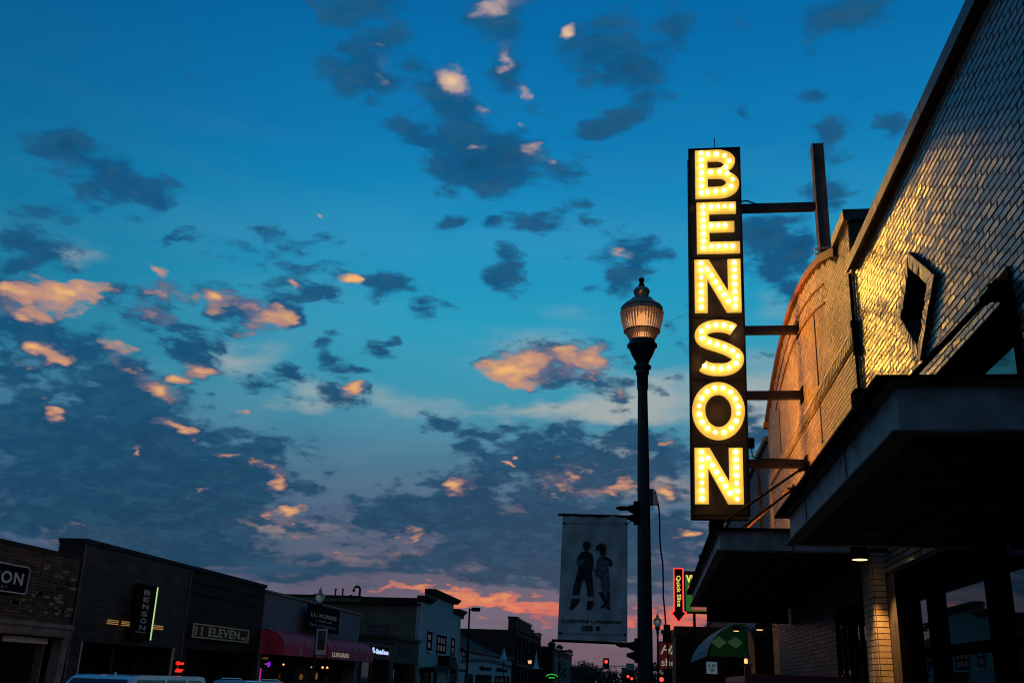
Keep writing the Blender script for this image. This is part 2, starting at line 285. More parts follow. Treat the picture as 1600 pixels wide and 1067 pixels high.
def glazed_mat(name, rgb, rough=0.16, island=0.22, wave=0.35):
    """glazed brick: every brick has its own tone and a slightly wavy glaze"""
    m = bpy.data.materials.new(name); m.use_nodes = True
    nt = m.node_tree; b = nt.nodes['Principled BSDF']
    g = nt.nodes.new('ShaderNodeNewGeometry')
    mp = nt.nodes.new('ShaderNodeMapRange'); mp.inputs[3].default_value = 1-island; mp.inputs[4].default_value = 1+island
    nt.links.new(g.outputs['Random Per Island'], mp.inputs[0])
    v = nt.nodes.new('ShaderNodeVectorMath'); v.operation = 'SCALE'; v.inputs[0].default_value = rgb
    nt.links.new(mp.outputs[0], v.inputs['Scale'])
    d = nt.nodes.new('ShaderNodeTexNoise'); d.inputs['Scale'].default_value = 0.9; d.inputs['Detail'].default_value = 7; d.inputs['Roughness'].default_value = 0.65
    nt.links.new(g.outputs['Position'], d.inputs['Vector'])
    dm = nt.nodes.new('ShaderNodeMapRange'); dm.inputs[1].default_value = 0.35; dm.inputs[2].default_value = 0.7; dm.inputs[3].default_value = 1.15; dm.inputs[4].default_value = 0.62
    nt.links.new(d.outputs['Fac'], dm.inputs[0])
    v2 = nt.nodes.new('ShaderNodeVectorMath'); v2.operation = 'SCALE'; nt.links.new(v.outputs[0], v2.inputs[0]); nt.links.new(dm.outputs[0], v2.inputs['Scale'])
    nt.links.new(v2.outputs[0], b.inputs['Base Color'])
    n = nt.nodes.new('ShaderNodeTexNoise'); n.inputs['Scale'].default_value = 9; n.inputs['Detail'].default_value = 3
    nt.links.new(g.outputs['Position'], n.inputs['Vector'])
    rr = nt.nodes.new('ShaderNodeMapRange'); rr.inputs[3].default_value = rough*0.6; rr.inputs[4].default_value = rough*1.5
    nt.links.new(n.outputs['Fac'], rr.inputs[0]); nt.links.new(rr.outputs[0], b.inputs['Roughness'])
    bp = nt.nodes.new('ShaderNodeBump'); bp.inputs['Strength'].default_value = wave; bp.inputs['Distance'].default_value = 0.01
    nt.links.new(n.outputs['Fac'], bp.inputs['Height']); nt.links.new(bp.outputs[0], b.inputs['Normal'])
    return m

K = {}
K['glazed'] = glazed_mat('grey_glazed_brick', (0.19, 0.15, 0.12), 0.20, 0.35, 0.10)
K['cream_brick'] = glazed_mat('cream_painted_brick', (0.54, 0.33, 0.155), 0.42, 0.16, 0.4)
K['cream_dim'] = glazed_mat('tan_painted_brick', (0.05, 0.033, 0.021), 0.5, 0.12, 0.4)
K['mortar'] = mat('dark_mortar', (0.05, 0.045, 0.04), 0.9, var=0.3, bump=0.4)
K['mortar_light'] = mat('pale_mortar', (0.09, 0.06, 0.04), 0.9, var=0.3, bump=0.4)
K['coping'] = mat('brown_painted_metal', (0.045, 0.020, 0.011), 0.45, var=0.2)
K['coping2'] = mat('rusty_orange_coping', (0.26, 0.09, 0.03), 0.6, var=0.25)
K['steel'] = mat('weathered_steel', (0.13, 0.095, 0.08), 0.6, var=0.4, nscale=3.5, bump=0.3, bscale=30)
K['steel_face'] = mat('blue_grey_painted_steel', (0.44, 0.33, 0.30), 0.6, var=0.35, nscale=5, bump=0.25, bscale=35)
K['black'] = mat('black_painted_metal', (0.008, 0.006, 0.005), 0.9, var=0.3, spec=0.04)
K['cabinet'] = mat('dark_brown_sign_metal', (0.013, 0.008, 0.006), 0.5, var=0.25, nscale=4, bump=0.1)
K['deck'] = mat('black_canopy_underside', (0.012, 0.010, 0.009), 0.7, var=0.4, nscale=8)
K['roofing'] = mat('dark_roofing', (0.03, 0.03, 0.032), 0.9, var=0.3)
K['letter'] = mat('self_glowing_letter_enamel', (0.085, 0.07, 0.05), 0.7, var=0.16, nscale=5, spec=0.1, emit=(1.0, 0.60, 0.085), estr=0.62)  # yellow bulb light on the faces is put in as their own emission
K['bulb'] = mat('glowing_bulb_glass', (1, 0.9, 0.7), 0.3, var=0, emit=(1.0, 0.48, 0.07), estr=88)
K['bulb_dim'] = mat('weaker_bulb_glass', (1, 0.9, 0.7), 0.3, var=0, emit=(1.0, 0.40, 0.05), estr=24)
K['void'] = mat('flat_black_window_steel', (0.004, 0.003, 0.003), 0.9, var=0.2, spec=0.0)
K['asphalt'] = mat('asphalt', (0.045, 0.045, 0.048), 0.85, var=0.3, nscale=2, bump=0.5, bscale=60)
K['concrete'] = mat('pavement_concrete', (0.22, 0.21, 0.20), 0.85, var=0.2, nscale=3, bump=0.3)
K['earth'] = mat('dark_ground', (0.06, 0.06, 0.05), 0.95, var=0.3, nscale=0.3)
K['paint'] = mat('road_paint', (0.6, 0.6, 0.58), 0.7, var=0.2)
K['glass'] = mat('dark_window_glass', (0.008, 0.010, 0.012), 0.04, var=0, spec=0.8)
K['pane'] = mat('storefront_glass', (0.004, 0.006, 0.006), 0.02, var=0, spec=1.0)
K['pane'].node_tree.nodes['Principled BSDF'].inputs['Specular Tint'].default_value = (0.35, 1.0, 0.80, 1)
K['pole'] = mat('dark_green_black_pole', (0.018, 0.016, 0.014), 0.4, var=0.3, nscale=20)
K['acorn'] = mat('prismatic_acorn_glass', (0.92, 0.76, 0.58), 0.30, var=0, trans=0.6, bump=0.5, bscale=30, spec=0.6)
K['acorn_cap'] = mat('frosted_acorn_cap', (0.50, 0.36, 0.25), 0.3, var=0.2, nscale=20, trans=0.3)
K['cloth'] = mat('grey_white_banner_cloth', (0.80, 0.56, 0.48), 0.9, var=0.16, nscale=9, bump=0.9, bscale=14)
K['print'] = mat('dark_banner_print', (0.050, 0.045, 0.045), 0.9, var=0.95, nscale=55)
K['print_mid'] = mat('mid_grey_banner_print', (0.20, 0.17, 0.155), 0.9, var=0.8, nscale=60)
K['dark_brick'] = brick_mat('dark_brown_brick', (0.125, 0.080, 0.055), (0.034, 0.022, 0.015), (0.012, 0.008, 0.005), 0.42, 0.085, 0.75)
K['black_brick'] = brick_mat('charcoal_brick', (0.060, 0.040, 0.030), (0.024, 0.016, 0.012), (0.004, 0.003, 0.002), 0.6, 0.09, 0.5)
K['brown_brick'] = brick_mat('dark_red_brown_brick', (0.050, 0.022, 0.012), (0.024, 0.012, 0.007), (0.006, 0.004, 0.003), 0.3, 0.08, 0.7)
K['red_brick'] = brick_mat('old_red_brick', (0.12, 0.045, 0.028), (0.07, 0.03, 0.02), (0.05, 0.04, 0.03), 0.3, 0.09, 0.8)
K['stone_light'] = mat('light_rough_stone', (0.30, 0.20, 0.13), 0.85, var=0.4, bump=0.5)
K['limestone'] = mat('grey_limestone_trim', (0.20, 0.16, 0.14), 0.8, var=0.3, nscale=2, bump=0.3)
K['stucco'] = mat('grey_stucco', (0.26, 0.18, 0.165), 0.9, var=0.2, nscale=3, bump=0.5, bscale=50)
K['maroon'] = mat('maroon_awning_vinyl', (0.88, 0.055, 0.095), 0.65, var=0.25, nscale=1.5)
K['maroon_paint'] = mat('maroon_painted_steel', (0.30, 0.015, 0.02), 0.4, var=0.2)
K['siding'] = mat('white_clapboard', (0.46, 0.40, 0.36), 0.7, var=0.15, nscale=1.2)
K['siding_tan'] = mat('tan_green_clapboard', (0.20, 0.15, 0.09), 0.8, var=0.2, nscale=1.0)
K['siding_blue'] = mat('blue_grey_clapboard', (0.17, 0.19, 0.22), 0.7, var=0.2)
K['white'] = mat('white_paint', (0.55, 0.57, 0.58), 0.6, var=0.15)
K['brown'] = mat('brown_wood', (0.07, 0.032, 0.018), 0.75, var=0.3, nscale=2, bump=0.3)
K['taupe'] = mat('taupe_board', (0.12, 0.070, 0.052), 0.8, var=0.2)
K['roof_shingle'] = mat('brown_shingles', (0.035, 0.026, 0.022), 0.9, var=0.4, nscale=4, bump=0.6, bscale=12)
K['teal'] = mat('dark_teal_band', (0.02, 0.05, 0.05), 0.6, var=0.2)
K['gold'] = mat('gold_letter', (0.85, 0.52, 0.22), 0.45, var=0.15)
K['silver'] = mat('silver_letter', (0.66, 0.60, 0.56), 0.4, var=0.1)
K['dim_letter'] = mat('dull_grey_letter', (0.55, 0.42, 0.34), 0.5, var=0.1)
K['car'] = mat('pale_blue_silver_car_paint', (0.30, 0.68, 0.84), 0.25, var=0.05, coat=0.6)
K['car2'] = mat('light_blue_car_paint', (0.16, 0.42, 0.62), 0.25, var=0.05, coat=0.6)
K['rubber'] = mat('black_rubber', (0.015, 0.015, 0.015), 0.8, var=0.2)
K['chrome'] = mat('chrome', (0.5, 0.5, 0.5), 0.15, metal=1, var=0)
K['leaf'] = mat('dark_tree_leaves', (0.045, 0.07, 0.03), 0.8, var=0.4, nscale=3)
K['bark'] = mat('tree_bark', (0.06, 0.045, 0.035), 0.9, var=0.3)
K['green_sign'] = mat('green_sign_face', (0.012, 0.12, 0.030), 0.5, var=0.3, nscale=3, emit=(0.012, 0.16, 0.025), estr=0.55)
K['green_awn'] = mat('green_awning_canvas', (0.010, 0.13, 0.040), 0.7, var=0.2, nscale=2)
K['white_canvas'] = mat('pale_awning_canvas', (0.30, 0.26, 0.22), 0.7, var=0.15, nscale=3)
K['mint'] = mat('mint_canvas_diamond', (0.20, 0.62, 0.36), 0.7, var=0.1)
K['pale_blue'] = mat('pale_blue_sign', (0.35, 0.50, 0.62), 0.5, var=0.05, emit=(0.3, 0.5, 0.65), estr=0.12)
K['red_sign'] = mat('self_glowing_red_sign_face', (0.16, 0.012, 0.012), 0.5, var=0.25, emit=(0.12,0.01,0.01), estr=0.25)  # slight emission stands in for ambient light on the face
K['self_glowing_cream_letter'] = mat('self_glowing_cream_letter', (0.60, 0.55, 0.42), 0.5, var=0.1, emit=(0.6, 0.52, 0.36), estr=0.35)  # letters brightened by emission of their own, they are no light source
K['sig_green'] = mat('street_name_green', (0.02, 0.16, 0.12), 0.5, var=0.1)
def glow(name, rgb, s): return mat(name, tuple(c*0.5 for c in rgb), 0.5, var=0, emit=rgb, estr=s)
K['neon_red'] = glow('red_neon_tube', (1.0, 0.045, 0.04), 1.5)
K['neon_open'] = glow('scarlet_neon_script', (1.0, 0.02, 0.01), 1.6)
K['neon_yellow'] = glow('yellow_neon_letters', (1.0, 0.82, 0.12), 0.9)
K['neon_lime'] = glow('lime_neon_strip', (0.55, 0.85, 0.32), 0.75)
K['neon_green'] = glow('green_neon_oval', (0.06, 0.8, 0.10), 0.45)
K['neon_purple'] = glow('purple_neon_ring', (0.30, 0.01, 0.9), 1.0)
K['neon_pink'] = glow('magenta_neon_bar', (0.6, 0.02, 0.35), 0.8)
K['lit_white'] = glow('backlit_white_letters', (0.55, 0.68, 1.0), 0.9)
K['warm_lamp'] = glow('warm_lamp_glow', (1.0, 0.52, 0.16), 1.4)
K['warm_dim'] = glow('dim_warm_window_light', (1.0, 0.40, 0.10), 0.10)
K['amber_lit'] = glow('lit_amber_street_globe', (1.0, 0.55, 0.25), 0.9)
K['lens_hot'] = glow('downlight_lens', (1.0, 0.62, 0.22), 3.0)
K['sig_red'] = glow('red_signal_lens', (1.0, 0.05, 0.04), 2.0)
K['tail_red'] = glow('red_tail_lamp', (1.0, 0.04, 0.02), 0.7)
K['parking'] = glow('dull_red_parking_panel', (0.35, 0.07, 0.05), 0.35)
K['pale_red'] = glow('pale_red_letters', (0.8, 0.35, 0.25), 0.45)

# ------------------------------------------------------------------ helpers
def setp(o, label=None, cat=None, group=None, kind=None):
    if label: o['label'] = label
    if cat: o['category'] = cat
    if group: o['group'] = group
    if kind: o['kind'] = kind
    return o
def thing(name, loc, label, cat, group=None):
    o = bpy.data.objects.new(name, None); col.objects.link(o); o.location = loc
    o.empty_display_size = 0.3
    return setp(o, label, cat, group)
def root_of(o):
    v = Vector((0, 0, 0))
    while o is not None:
        v += o.location; o = o.parent
    return v
class MB:
    """collects faces in world coordinates; build() links them as one mesh object"""
    def __init__(s): s.v = []; s.f = []; s.sm = False
    def add(s, vs, fs):
        k = len(s.v); s.v += [tuple(p) for p in vs]; s.f += [tuple(k+i for i in f) for f in fs]; return s
    def box(s, x0, x1, y0, y1, z0, z1):
        if x0 > x1: x0, x1 = x1, x0
        if y0 > y1: y0, y1 = y1, y0
        if z0 > z1: z0, z1 = z1, z0
        return s.add([(x0,y0,z0),(x1,y0,z0),(x1,y1,z0),(x0,y1,z0),(x0,y0,z1),(x1,y0,z1),(x1,y1,z1),(x0,y1,z1)],
              [(0,3,2,1),(4,5,6,7),(0,1,5,4),(1,2,6,5),(2,3,7,6),(3,0,4,7)])
    def prism(s, pts, o, u, v, n, d):
        """polygon pts (a, b) in the plane o + a*u + b*v, pushed d along n"""
        o, u, v, n = map(Vector, (o, u, v, n)); k = len(pts)
        a = [o+u*p[0]+v*p[1] for p in pts]; b = [q+n*d for q in a]
        return s.add(a+b, [tuple(range(k))[::-1], tuple(range(k, 2*k))] + [(i, (i+1) % k, k+(i+1) % k, k+i) for i in range(k)])
    def tube(s, pts, r, n=8, cap=True):
        pts = [Vector(p) for p in pts]; k = len(s.v); vs = []; fs = []
        rr = r if isinstance(r, (list, tuple)) else [r]*len(pts)
        for i, p in enumerate(pts):
            d = (pts[min(i+1, len(pts)-1)] - pts[max(i-1, 0)]).normalized()
            a = d.cross(Vector((0, 0, 1)) if abs(d.z) < 0.9 else Vector((1, 0, 0))).normalized(); b = d.cross(a)
            for j in range(n):
                t = 2*math.pi*j/n; vs.append(p + (a*math.cos(t)+b*math.sin(t))*rr[i])
        for i in range(len(pts)-1):
            for j in range(n): fs.append((i*n+j, i*n+(j+1) % n, (i+1)*n+(j+1) % n, (i+1)*n+j))
        if cap: fs.append(tuple(range(n))); fs.append(tuple((len(pts)-1)*n+j for j in range(n))[::-1])
        return s.add(vs, fs)
    def lathe(s, prof, x, y, n=24, flute=0.0):
        vs = []; fs = []
        for (r, z) in prof:
            for j in range(n):
                t = 2*math.pi*j/n; q = r*(1-flute*(j % 2)); vs.append((x+q*math.cos(t), y+q*math.sin(t), z))
        for i in range(len(prof)-1):
            for j in range(n): fs.append((i*n+j, i*n+(j+1) % n, (i+1)*n+(j+1) % n, (i+1)*n+j))
        fs.append(tuple(range(n))[::-1]); fs.append(tuple((len(prof)-1)*n+j for j in range(n)))
        return s.add(vs, fs)
    def build(s, name, m, parent=None, smooth=False, kind=None, label=None):
        off = root_of(parent) if parent else Vector((0, 0, 0))
        me = bpy.data.meshes.new(name); me.from_pydata([tuple(Vector(p)-off) for p in s.v], [], s.f); me.update()
        me.materials.append(m)
        if smooth:
            for p in me.polygons: p.use_smooth = True
            try: me.set_sharp_from_angle(angle=R(38))
            except Exception: pass
        o = bpy.data.objects.new(name, me); col.objects.link(o)
        if parent: o.parent = parent
        if kind: o['kind'] = kind
        if label: o['label'] = label
        return o
def dup(root, loc, label=None, group=None, cat=None):
    r = root.copy(); col.objects.link(r); r.location = loc
    if label: r['label'] = label
    if group: r['group'] = group
    for ch in list(root.children):
        c = ch.copy(); col.objects.link(c); c.parent = r
        for g in list(ch.children):
            d = g.copy(); col.objects.link(d); d.parent = c
    return r
EYEFACE = {'-y': ((1,0,0),(0,0,1)), '+x': ((0,1,0),(0,0,1)), '-x': ((0,-1,0),(0,0,1)), '+y': ((-1,0,0),(0,0,1))}
def lettering(txt, name, m, parent, o, face, w, h, depth=0.01, bold=0.0, shear=0.0, spacing=1.0, u=None, v=None):
    """text fitted to a w x h box whose lower left corner is o"""
    cu = bpy.data.curves.new(name, 'FONT'); cu.body = txt; cu.offset = bold; cu.shear = shear; cu.space_character = spacing
    cu.resolution_u = 3; cu.extrude = 0.5; cu.align_x = 'CENTER' if '\n' in txt else 'LEFT'
    ob = bpy.data.objects.new(name, cu); col.objects.link(ob)
    me = bpy.data.meshes.new_from_object(ob.evaluated_get(bpy.context.evaluated_depsgraph_get()))
    bpy.data.objects.remove(ob); bpy.data.curves.remove(cu)
    U, V = (Vector(u), Vector(v)) if u else map(Vector, EYEFACE[face])
    Nn = U.cross(V)
    xs = [q.co.x for q in me.vertices]; ys = [q.co.y for q in me.vertices]
    x0, x1, y0, y1 = min(xs), max(xs), min(ys), max(ys)
    o = Vector(o) - (root_of(parent) if parent else Vector((0,0,0)))
    for q in me.vertices:
        c = q.co
        q.co = o + U*((c.x-x0)/(x1-x0)*w) + V*((c.y-y0)/(y1-y0)*h) + Nn*((c.z+0.5)*depth)
    me.materials.clear(); me.materials.append(m); me.name = name
    r = bpy.data.objects.new(name, me); col.objects.link(r); r.parent = parent
    return r
def shape2d(name, m, parent, outlines, tf, depth, kind=None):
    """flat outlines (first solid, others holes) filled by a 2D curve and given depth; tf maps (a, b, t) to the world"""
    cu = bpy.data.curves.new(name, 'CURVE'); cu.dimensions = '2D'; cu.fill_mode = 'BOTH'; cu.extrude = 0.5
    for pl in outlines:
        sp = cu.splines.new('POLY'); sp.points.add(len(pl)-1); sp.use_cyclic_u = True
        for i, p in enumerate(pl): sp.points[i].co = (p[0], p[1], 0, 1)
    ob = bpy.data.objects.new(name, cu); col.objects.link(ob)
    me = bpy.data.meshes.new_from_object(ob.evaluated_get(bpy.context.evaluated_depsgraph_get()))
    bpy.data.objects.remove(ob); bpy.data.curves.remove(cu)
    off = root_of(parent) if parent else Vector((0,0,0))
    for q in me.vertices: q.co = Vector(tf(q.co.x, q.co.y, (q.co.z+0.5)*depth)) - off
    me.materials.clear(); me.materials.append(m); me.name = name
    r = bpy.data.objects.new(name, me); col.objects.link(r); r.parent = parent
    if kind: r['kind'] = kind
    return r
def frame_window(parent, face, x, y0, y1, z0, z1, t=0.07, d=0.06, frame=None, glass=None, mull=0, name='window', trans=None):
    """window on a facade x = const looking toward +x or -x"""
    sg = 1 if face == '+x' else -1
    frame = frame or K['black']; glass = glass or K['glass']
    m = MB()
    m.box(x, x+sg*d, y0, y0+t, z0, z1); m.box(x, x+sg*d, y1-t, y1, z0, z1)
    m.box(x, x+sg*d, y0+t, y1-t, z1-t, z1); m.box(x, x+sg*d, y0+t, y1-t, z0, z0+t)
    for k in range(mull):
        yc = y0+(y1-y0)*(k+1)/(mull+1); m.box(x, x+sg*d*0.9, yc-t*0.4, yc+t*0.4, z0+t, z1-t)
    if trans: m.box(x, x+sg*d*0.8, y0+t, y1-t, trans-t*0.4, trans+t*0.4)
    w = m.build(name, frame, parent)
    MB().box(x+sg*0.004, x+sg*0.012, y0+t, y1-t, z0+t, z1-t).build('pane', glass, w)
    return w

# ------------------------------------------------------------------ ground, road and pavements
XR, XL = 3.2, -17.0           # the two building lines
g = MB().add([(-900,-300,-0.35),(900,-300,-0.35),(900,1800,-0.35),(-900,1800,-0.35)], [(0,1,2,3)]).build('ground', K['earth']); g['kind'] = 'structure'
m = MB().box(-13.2, -0.6, -60, 600, -0.34, -0.15).build('road', K['asphalt']); m['kind'] = 'structure'
m = MB().box(-0.6, 3.6, -60, 400, -0.33, 0.0).build('pavement', K['concrete']); m['kind'] = 'structure'
m = MB().box(-17.4, -13.2, -60, 400, -0.33, 0.0).build('pavement', K['concrete']); m['kind'] = 'structure'
mk = MB()
for k in range(40): mk.box(-7.0, -6.88, 4+k*6, 7+k*6, -0.149, -0.146)
for k in range(30): mk.box(-3.1, -3.0, k*6.5, k*6.5+0.1, -0.149, -0.146); mk.box(-3.0, -0.65, k*6.5, k*6.5+0.1, -0.149, -0.146)
mk.build('road_marking', K['paint'])['kind'] = 'structure'

# ------------------------------------------------------------------ right side: glazed brick building nearest the camera
BW, BH = 0.295, 0.079         # brick module
def inside(p, poly):
    r = False; n = len(poly)
    for i in range(n):
        (x1, y1), (x2, y2) = poly[i], poly[(i+1) % n]
        if (y1 > p[1]) != (y2 > p[1]) and p[0] < (x2-x1)*(p[1]-y1)/(y2-y1)+x1: r = not r
    return r
K['glazed_dark'] = glazed_mat('dark_glazed_surround_brick', (0.055, 0.045, 0.035), 0.32, 0.3, 0.15)
near_b = thing('brick_building', (5.0, 9.0, 0), 'nearest building on the right, grey glazed brick with a diamond shaped window', 'building')
DI_OUT = [(10.68, 5.99), (11.60, 6.67), (12.50, 6.08), (11.58, 5.28)]
DI_IN = [(10.96, 5.99), (11.62, 6.48), (12.24, 6.05), (11.60, 5.46)]
TOPZ = 7.84
# mortar wall with a diamond opening, cut as a grid of strips round the opening
wall = MB()
def wall_quad(a, b, c, d): wall.add([(XR+0.012, *a), (XR+0.012, *b), (XR+0.012, *c), (XR+0.012, *d)], [(0,1,2,3)])
ya, yb, za, zb = 10.4, 12.8, 5.0, 6.9
rect = [(ya, (za+zb)/2), ((ya+yb)/2, zb), (yb, (za+zb)/2), ((ya+yb)/2, za)]
cor = [(ya, za), (ya, zb), (yb, zb), (yb, za)]
D0 = DI_IN
wall.add([(XR+0.012, *p) for p in [(ya,za),(ya,zb),(yb,zb),(yb,za)]] + [(XR+0.012, *p) for p in D0],
         [(0,1,4), (1,5,4), (1,2,5), (2,6,5), (2,3,6), (3,7,6), (3,0,7), (0,4,7)])
for (y0, y1, z0, z1) in ((1.0, 8.62, 3.1, 4.95), (1.0, ya, 4.95, TOPZ), (yb, 14.9, 4.95, TOPZ), (ya, yb, zb, TOPZ), (ya, yb, 4.95, za), (11.35, 14.9, 3.1, 4.95)):
    wall.add([(XR+0.012, y0, z0), (XR+0.012, y1, z0), (XR+0.012, y1, z1), (XR+0.012, y0, z1)], [(0,1,2,3)])
wall.box(XR+0.35, 9.0, 1.0, 14.9, 4.97, TOPZ-0.15)
wl = wall.build('wall', K['mortar'], near_b)
MB().box(XR+0.30, 9.0, 14.86, 14.95, 0, TOPZ-0.1).build('party_wall', K['mortar'], near_b)
MB().box(XR+0.2, 9.0, 1.0, 14.9, TOPZ-0.12, TOPZ-0.02).build('roof', K['roofing'], near_b)
# brick face
def brick_mesh(name, w, h, m, t=0.02, tilt=(0, 0)):
    """one brick, face toward -x, centred on the origin, its edges eased"""
    e = 0.006; a, b = w/2, h/2; ty, tz = tilt
    vs = [(0,-a,-b),(0,a,-b),(0,a,b),(0,-a,b)] + [(-t+ty*y+tz*z, y, z) for y, z in ((-a+e,-b+e),(a-e,-b+e),(a-e,b-e),(-a+e,b-e))]
    me = bpy.data.meshes.new(name); me.from_pydata(vs, [], [(4,7,6,5),(0,4,5,1),(1,5,6,2),(2,6,7,3),(3,7,4,0)]); me.update(); me.materials.append(m)
    return me
def brick_run(y0, y1, z0, z1, keep, half=True):
    out = []; nr = int((z1-z0)/BH)
    for r in range(nr):
        z = z0+BH*(r+0.5); off = (BW/2 if (r % 2 and half) else 0)
        y = y0-off
        while y < y1:
            a, b = max(y, y0), min(y+BW, y1)
            if b-a > 0.05 and keep((a+b)/2, z): out.append(((a+b)/2, z, b-a-0.017))
            y += BW
    return out
def keep_near(y, z):
    if inside((y, z), DI_OUT): return False
    if z < 4.99 and 8.62 < y < 11.36: return False
    return True
bricks = brick_run(5.2, 14.86, 3.16, TOPZ-0.03, keep_near)
fullw = [b for b in bricks if abs(b[2]-(BW-0.017)) < 1e-3]
def seen(b):
    v = Vector((XR, b[0], b[1]-1.6)); d = v.dot(Fv); x = 800+1556*v.dot(R2)/d; y = 533-1556*v.dot(U2)/d
    return x < 1600 and y > 0 and not (b[1] < 4.9 and b[0] < 12)
fullw = sorted([b for b in fullw if seen(b)], key=lambda b: b[0])[:300]
fs_ = set(fullw)
protos = [brick_mesh('brick', BW-0.017, BH-0.010, K['glazed'], 0.02, (random.gauss(0, 0.012), random.gauss(0, 0.024))) for _ in range(24)]
for (y, z, w_) in fullw:
    o = bpy.data.objects.new('brick', random.choice(protos)); col.objects.link(o)
    o.parent = wl; o.location = Vector((XR+0.012+random.uniform(-0.002, 0.002), y, z)) - near_b.location
rest = MB()
def add_brick(mb, y, z, w_, x=XR+0.012, t=0.02, sy=0.012, sz=0.024, h=BH-0.010, ang=0.0):
    a, b, e = w_/2, h/2, 0.005; ty, tz = random.gauss(0, sy), random.gauss(0, sz); x += random.uniform(-0.002, 0.002)
    ca, sa = math.cos(ang), math.sin(ang)
    q = [(x, -a, -b), (x, a, -b), (x, a, b), (x, -a, b)] + [(x-t+ty*p+tz*s, p, s) for p, s in ((-a+e,-b+e),(a-e,-b+e),(a-e,b-e),(-a+e,b-e))]
    mb.add([(X_, y+p*ca-s*sa, z+p*sa+s*ca) for X_, p, s in q], [(4,7,6,5),(0,4,5,1),(1,5,6,2),(2,6,7,3),(3,7,4,0)])
for b in bricks:
    if b not in fs_: add_brick(rest, *b)
rest.build('brick_courses', K['glazed'], wl, kind='stuff')
# diamond window: a proud surround of bricks on end, a deep reveal, bars and glass
dw = MB()
for i in range(4):
    (y0, z0), (y1, z1) = DI_OUT[i], DI_OUT[(i+1) % 4]; (y2, z2), (y3, z3) = DI_IN[i], DI_IN[(i+1) % 4]
    x0, x1, x2, x3 = XR+0.012, XR-0.050, XR+0.22, XR-0.048
    dw.add([(x1,y0,z0),(x1,y1,z1),(x3,y3,z3),(x3,y2,z2),(x0,y0,z0),(x0,y1,z1),(x2,y2,z2),(x2,y3,z3)],
           [(0,3,2,1),(0,1,5,4),(3,6,7,2)])
dwin = dw.build('diamond_window', K['mortar'], near_b)
for i in range(4):
    (y0, z0), (y1, z1) = DI_OUT[i], DI_OUT[(i+1) % 4]; (y2, z2), (y3, z3) = DI_IN[i], DI_IN[(i+1) % 4]
    n = 15; 
    for k in range(n):
        f0, f1 = (k+0.06)/n, (k+0.94)/n
        P4 = [(y0+(y1-y0)*f0, z0+(z1-z0)*f0), (y0+(y1-y0)*f1, z0+(z1-z0)*f1), (y2+(y3-y2)*f1, z2+(z3-z2)*f1), (y2+(y3-y2)*f0, z2+(z3-z2)*f0)]
        xx = XR-0.060-random.uniform(0, 0.008); xi = xx+random.uniform(-0.010, 0.012)
        mb = MB().add([(xx, *P4[0]), (xx, *P4[1]), (xi, *P4[2]), (xi, *P4[3])]+[(XR-0.046, *P4[0]), (XR-0.046, *P4[1]), (XR-0.044, *P4[2]), (XR-0.044, *P4[3])], [(0,3,2,1),(0,1,5,4),(1,2,6,5),(2,3,7,6),(3,0,4,7)])
        mb.build('brick', K['glazed_dark'], dwin)
gm = MB(); gm.prism(DI_IN, (XR+0.2,0,0), (0,1,0), (0,0,1), (1,0,0), 0.01); gm.build('pane', K['glass'], dwin)
gm = MB(); gm.box(XR+0.12, XR+0.18, 11.56, 11.64, 5.52, 6.42); gm.build('glazing_bar', K['black'], dwin)
# roof coping
cp = MB()
for k in range(6):
    a, b = 1.0+k*2.33, 1.0+k*2.33+2.31
    if k == 5: b = 14.9
    cp.box(XR-0.09, XR+0.5, a, b, TOPZ, TOPZ+0.12); cp.box(XR-0.12, XR-0.085, a, b, TOPZ-0.05, TOPZ+0.125)
cp.build('coping', K['coping'], near_b)
# upper steel framed window above the canopy
fw = MB()
fw.box(XR-0.06, XR+0.12, 8.62, 11.22, 4.62, 4.95); fw.box(XR-0.06, XR+0.12, 10.6, 11.22, 3.28, 4.62)
fw.box(XR-0.03, XR+0.12, 8.62, 10.6, 4.54, 4.62)
fw.box(XR+0.0, XR+0.12, 9.64, 10.6, 3.28, 4.54); fw.box(XR-0.05, XR+0.12, 8.62, 8.70, 3.28, 4.54)
uw = fw.build('clerestory_window', K['void'], near_b)
MB().box(XR-0.01, XR+0.0, 8.70, 9.64, 3.28, 4.54).build('pane', K['pane'], uw)
MB().box(XR-0.05, XR-0.01, 10.12, 10.16, 3.28, 4.54).build('glazing_bar', K['limestone'], uw)
# shop front under the canopy
sf = MB()
for y, w_ in ((13.55, 0.5), (12.25, 0.16), (10.1, 0.2), (7.9, 0.2), (5.7, 0.2), (3.5, 0.2)): sf.box(XR-0.06, XR+0.12, y-w_/2, y+w_/2, 0.0, 3.1)
for (y0, y1) in ((12.33, 13.30), (10.2, 12.17), (8.0, 10.0), (5.8, 7.8), (3.6, 5.6)):
    sf.box(XR-0.04, XR+0.10, y0, y1, 0.0, 0.35); sf.box(XR-0.04, XR+0.10, y0, y1, 2.02, 2.12); sf.box(XR-0.04, XR+0.10, y0, y1, 2.95, 3.1)
front = sf.build('shop_front', K['void'], near_b)
for (y0, y1) in ((12.33, 13.30), (10.2, 12.17), (8.0, 10.0), (5.8, 7.8), (3.6, 5.6)):
    for (z0, z1) in ((0.35, 2.02), (2.12, 2.95)):
        MB().box(XR+0.03, XR+0.04, y0, y1, z0, z1).build('pane', K['pane'], front)
MB().box(3.9, 9.0, 1.0, 14.8, 0.0, 4.96).build('interior', K['black'], near_b)
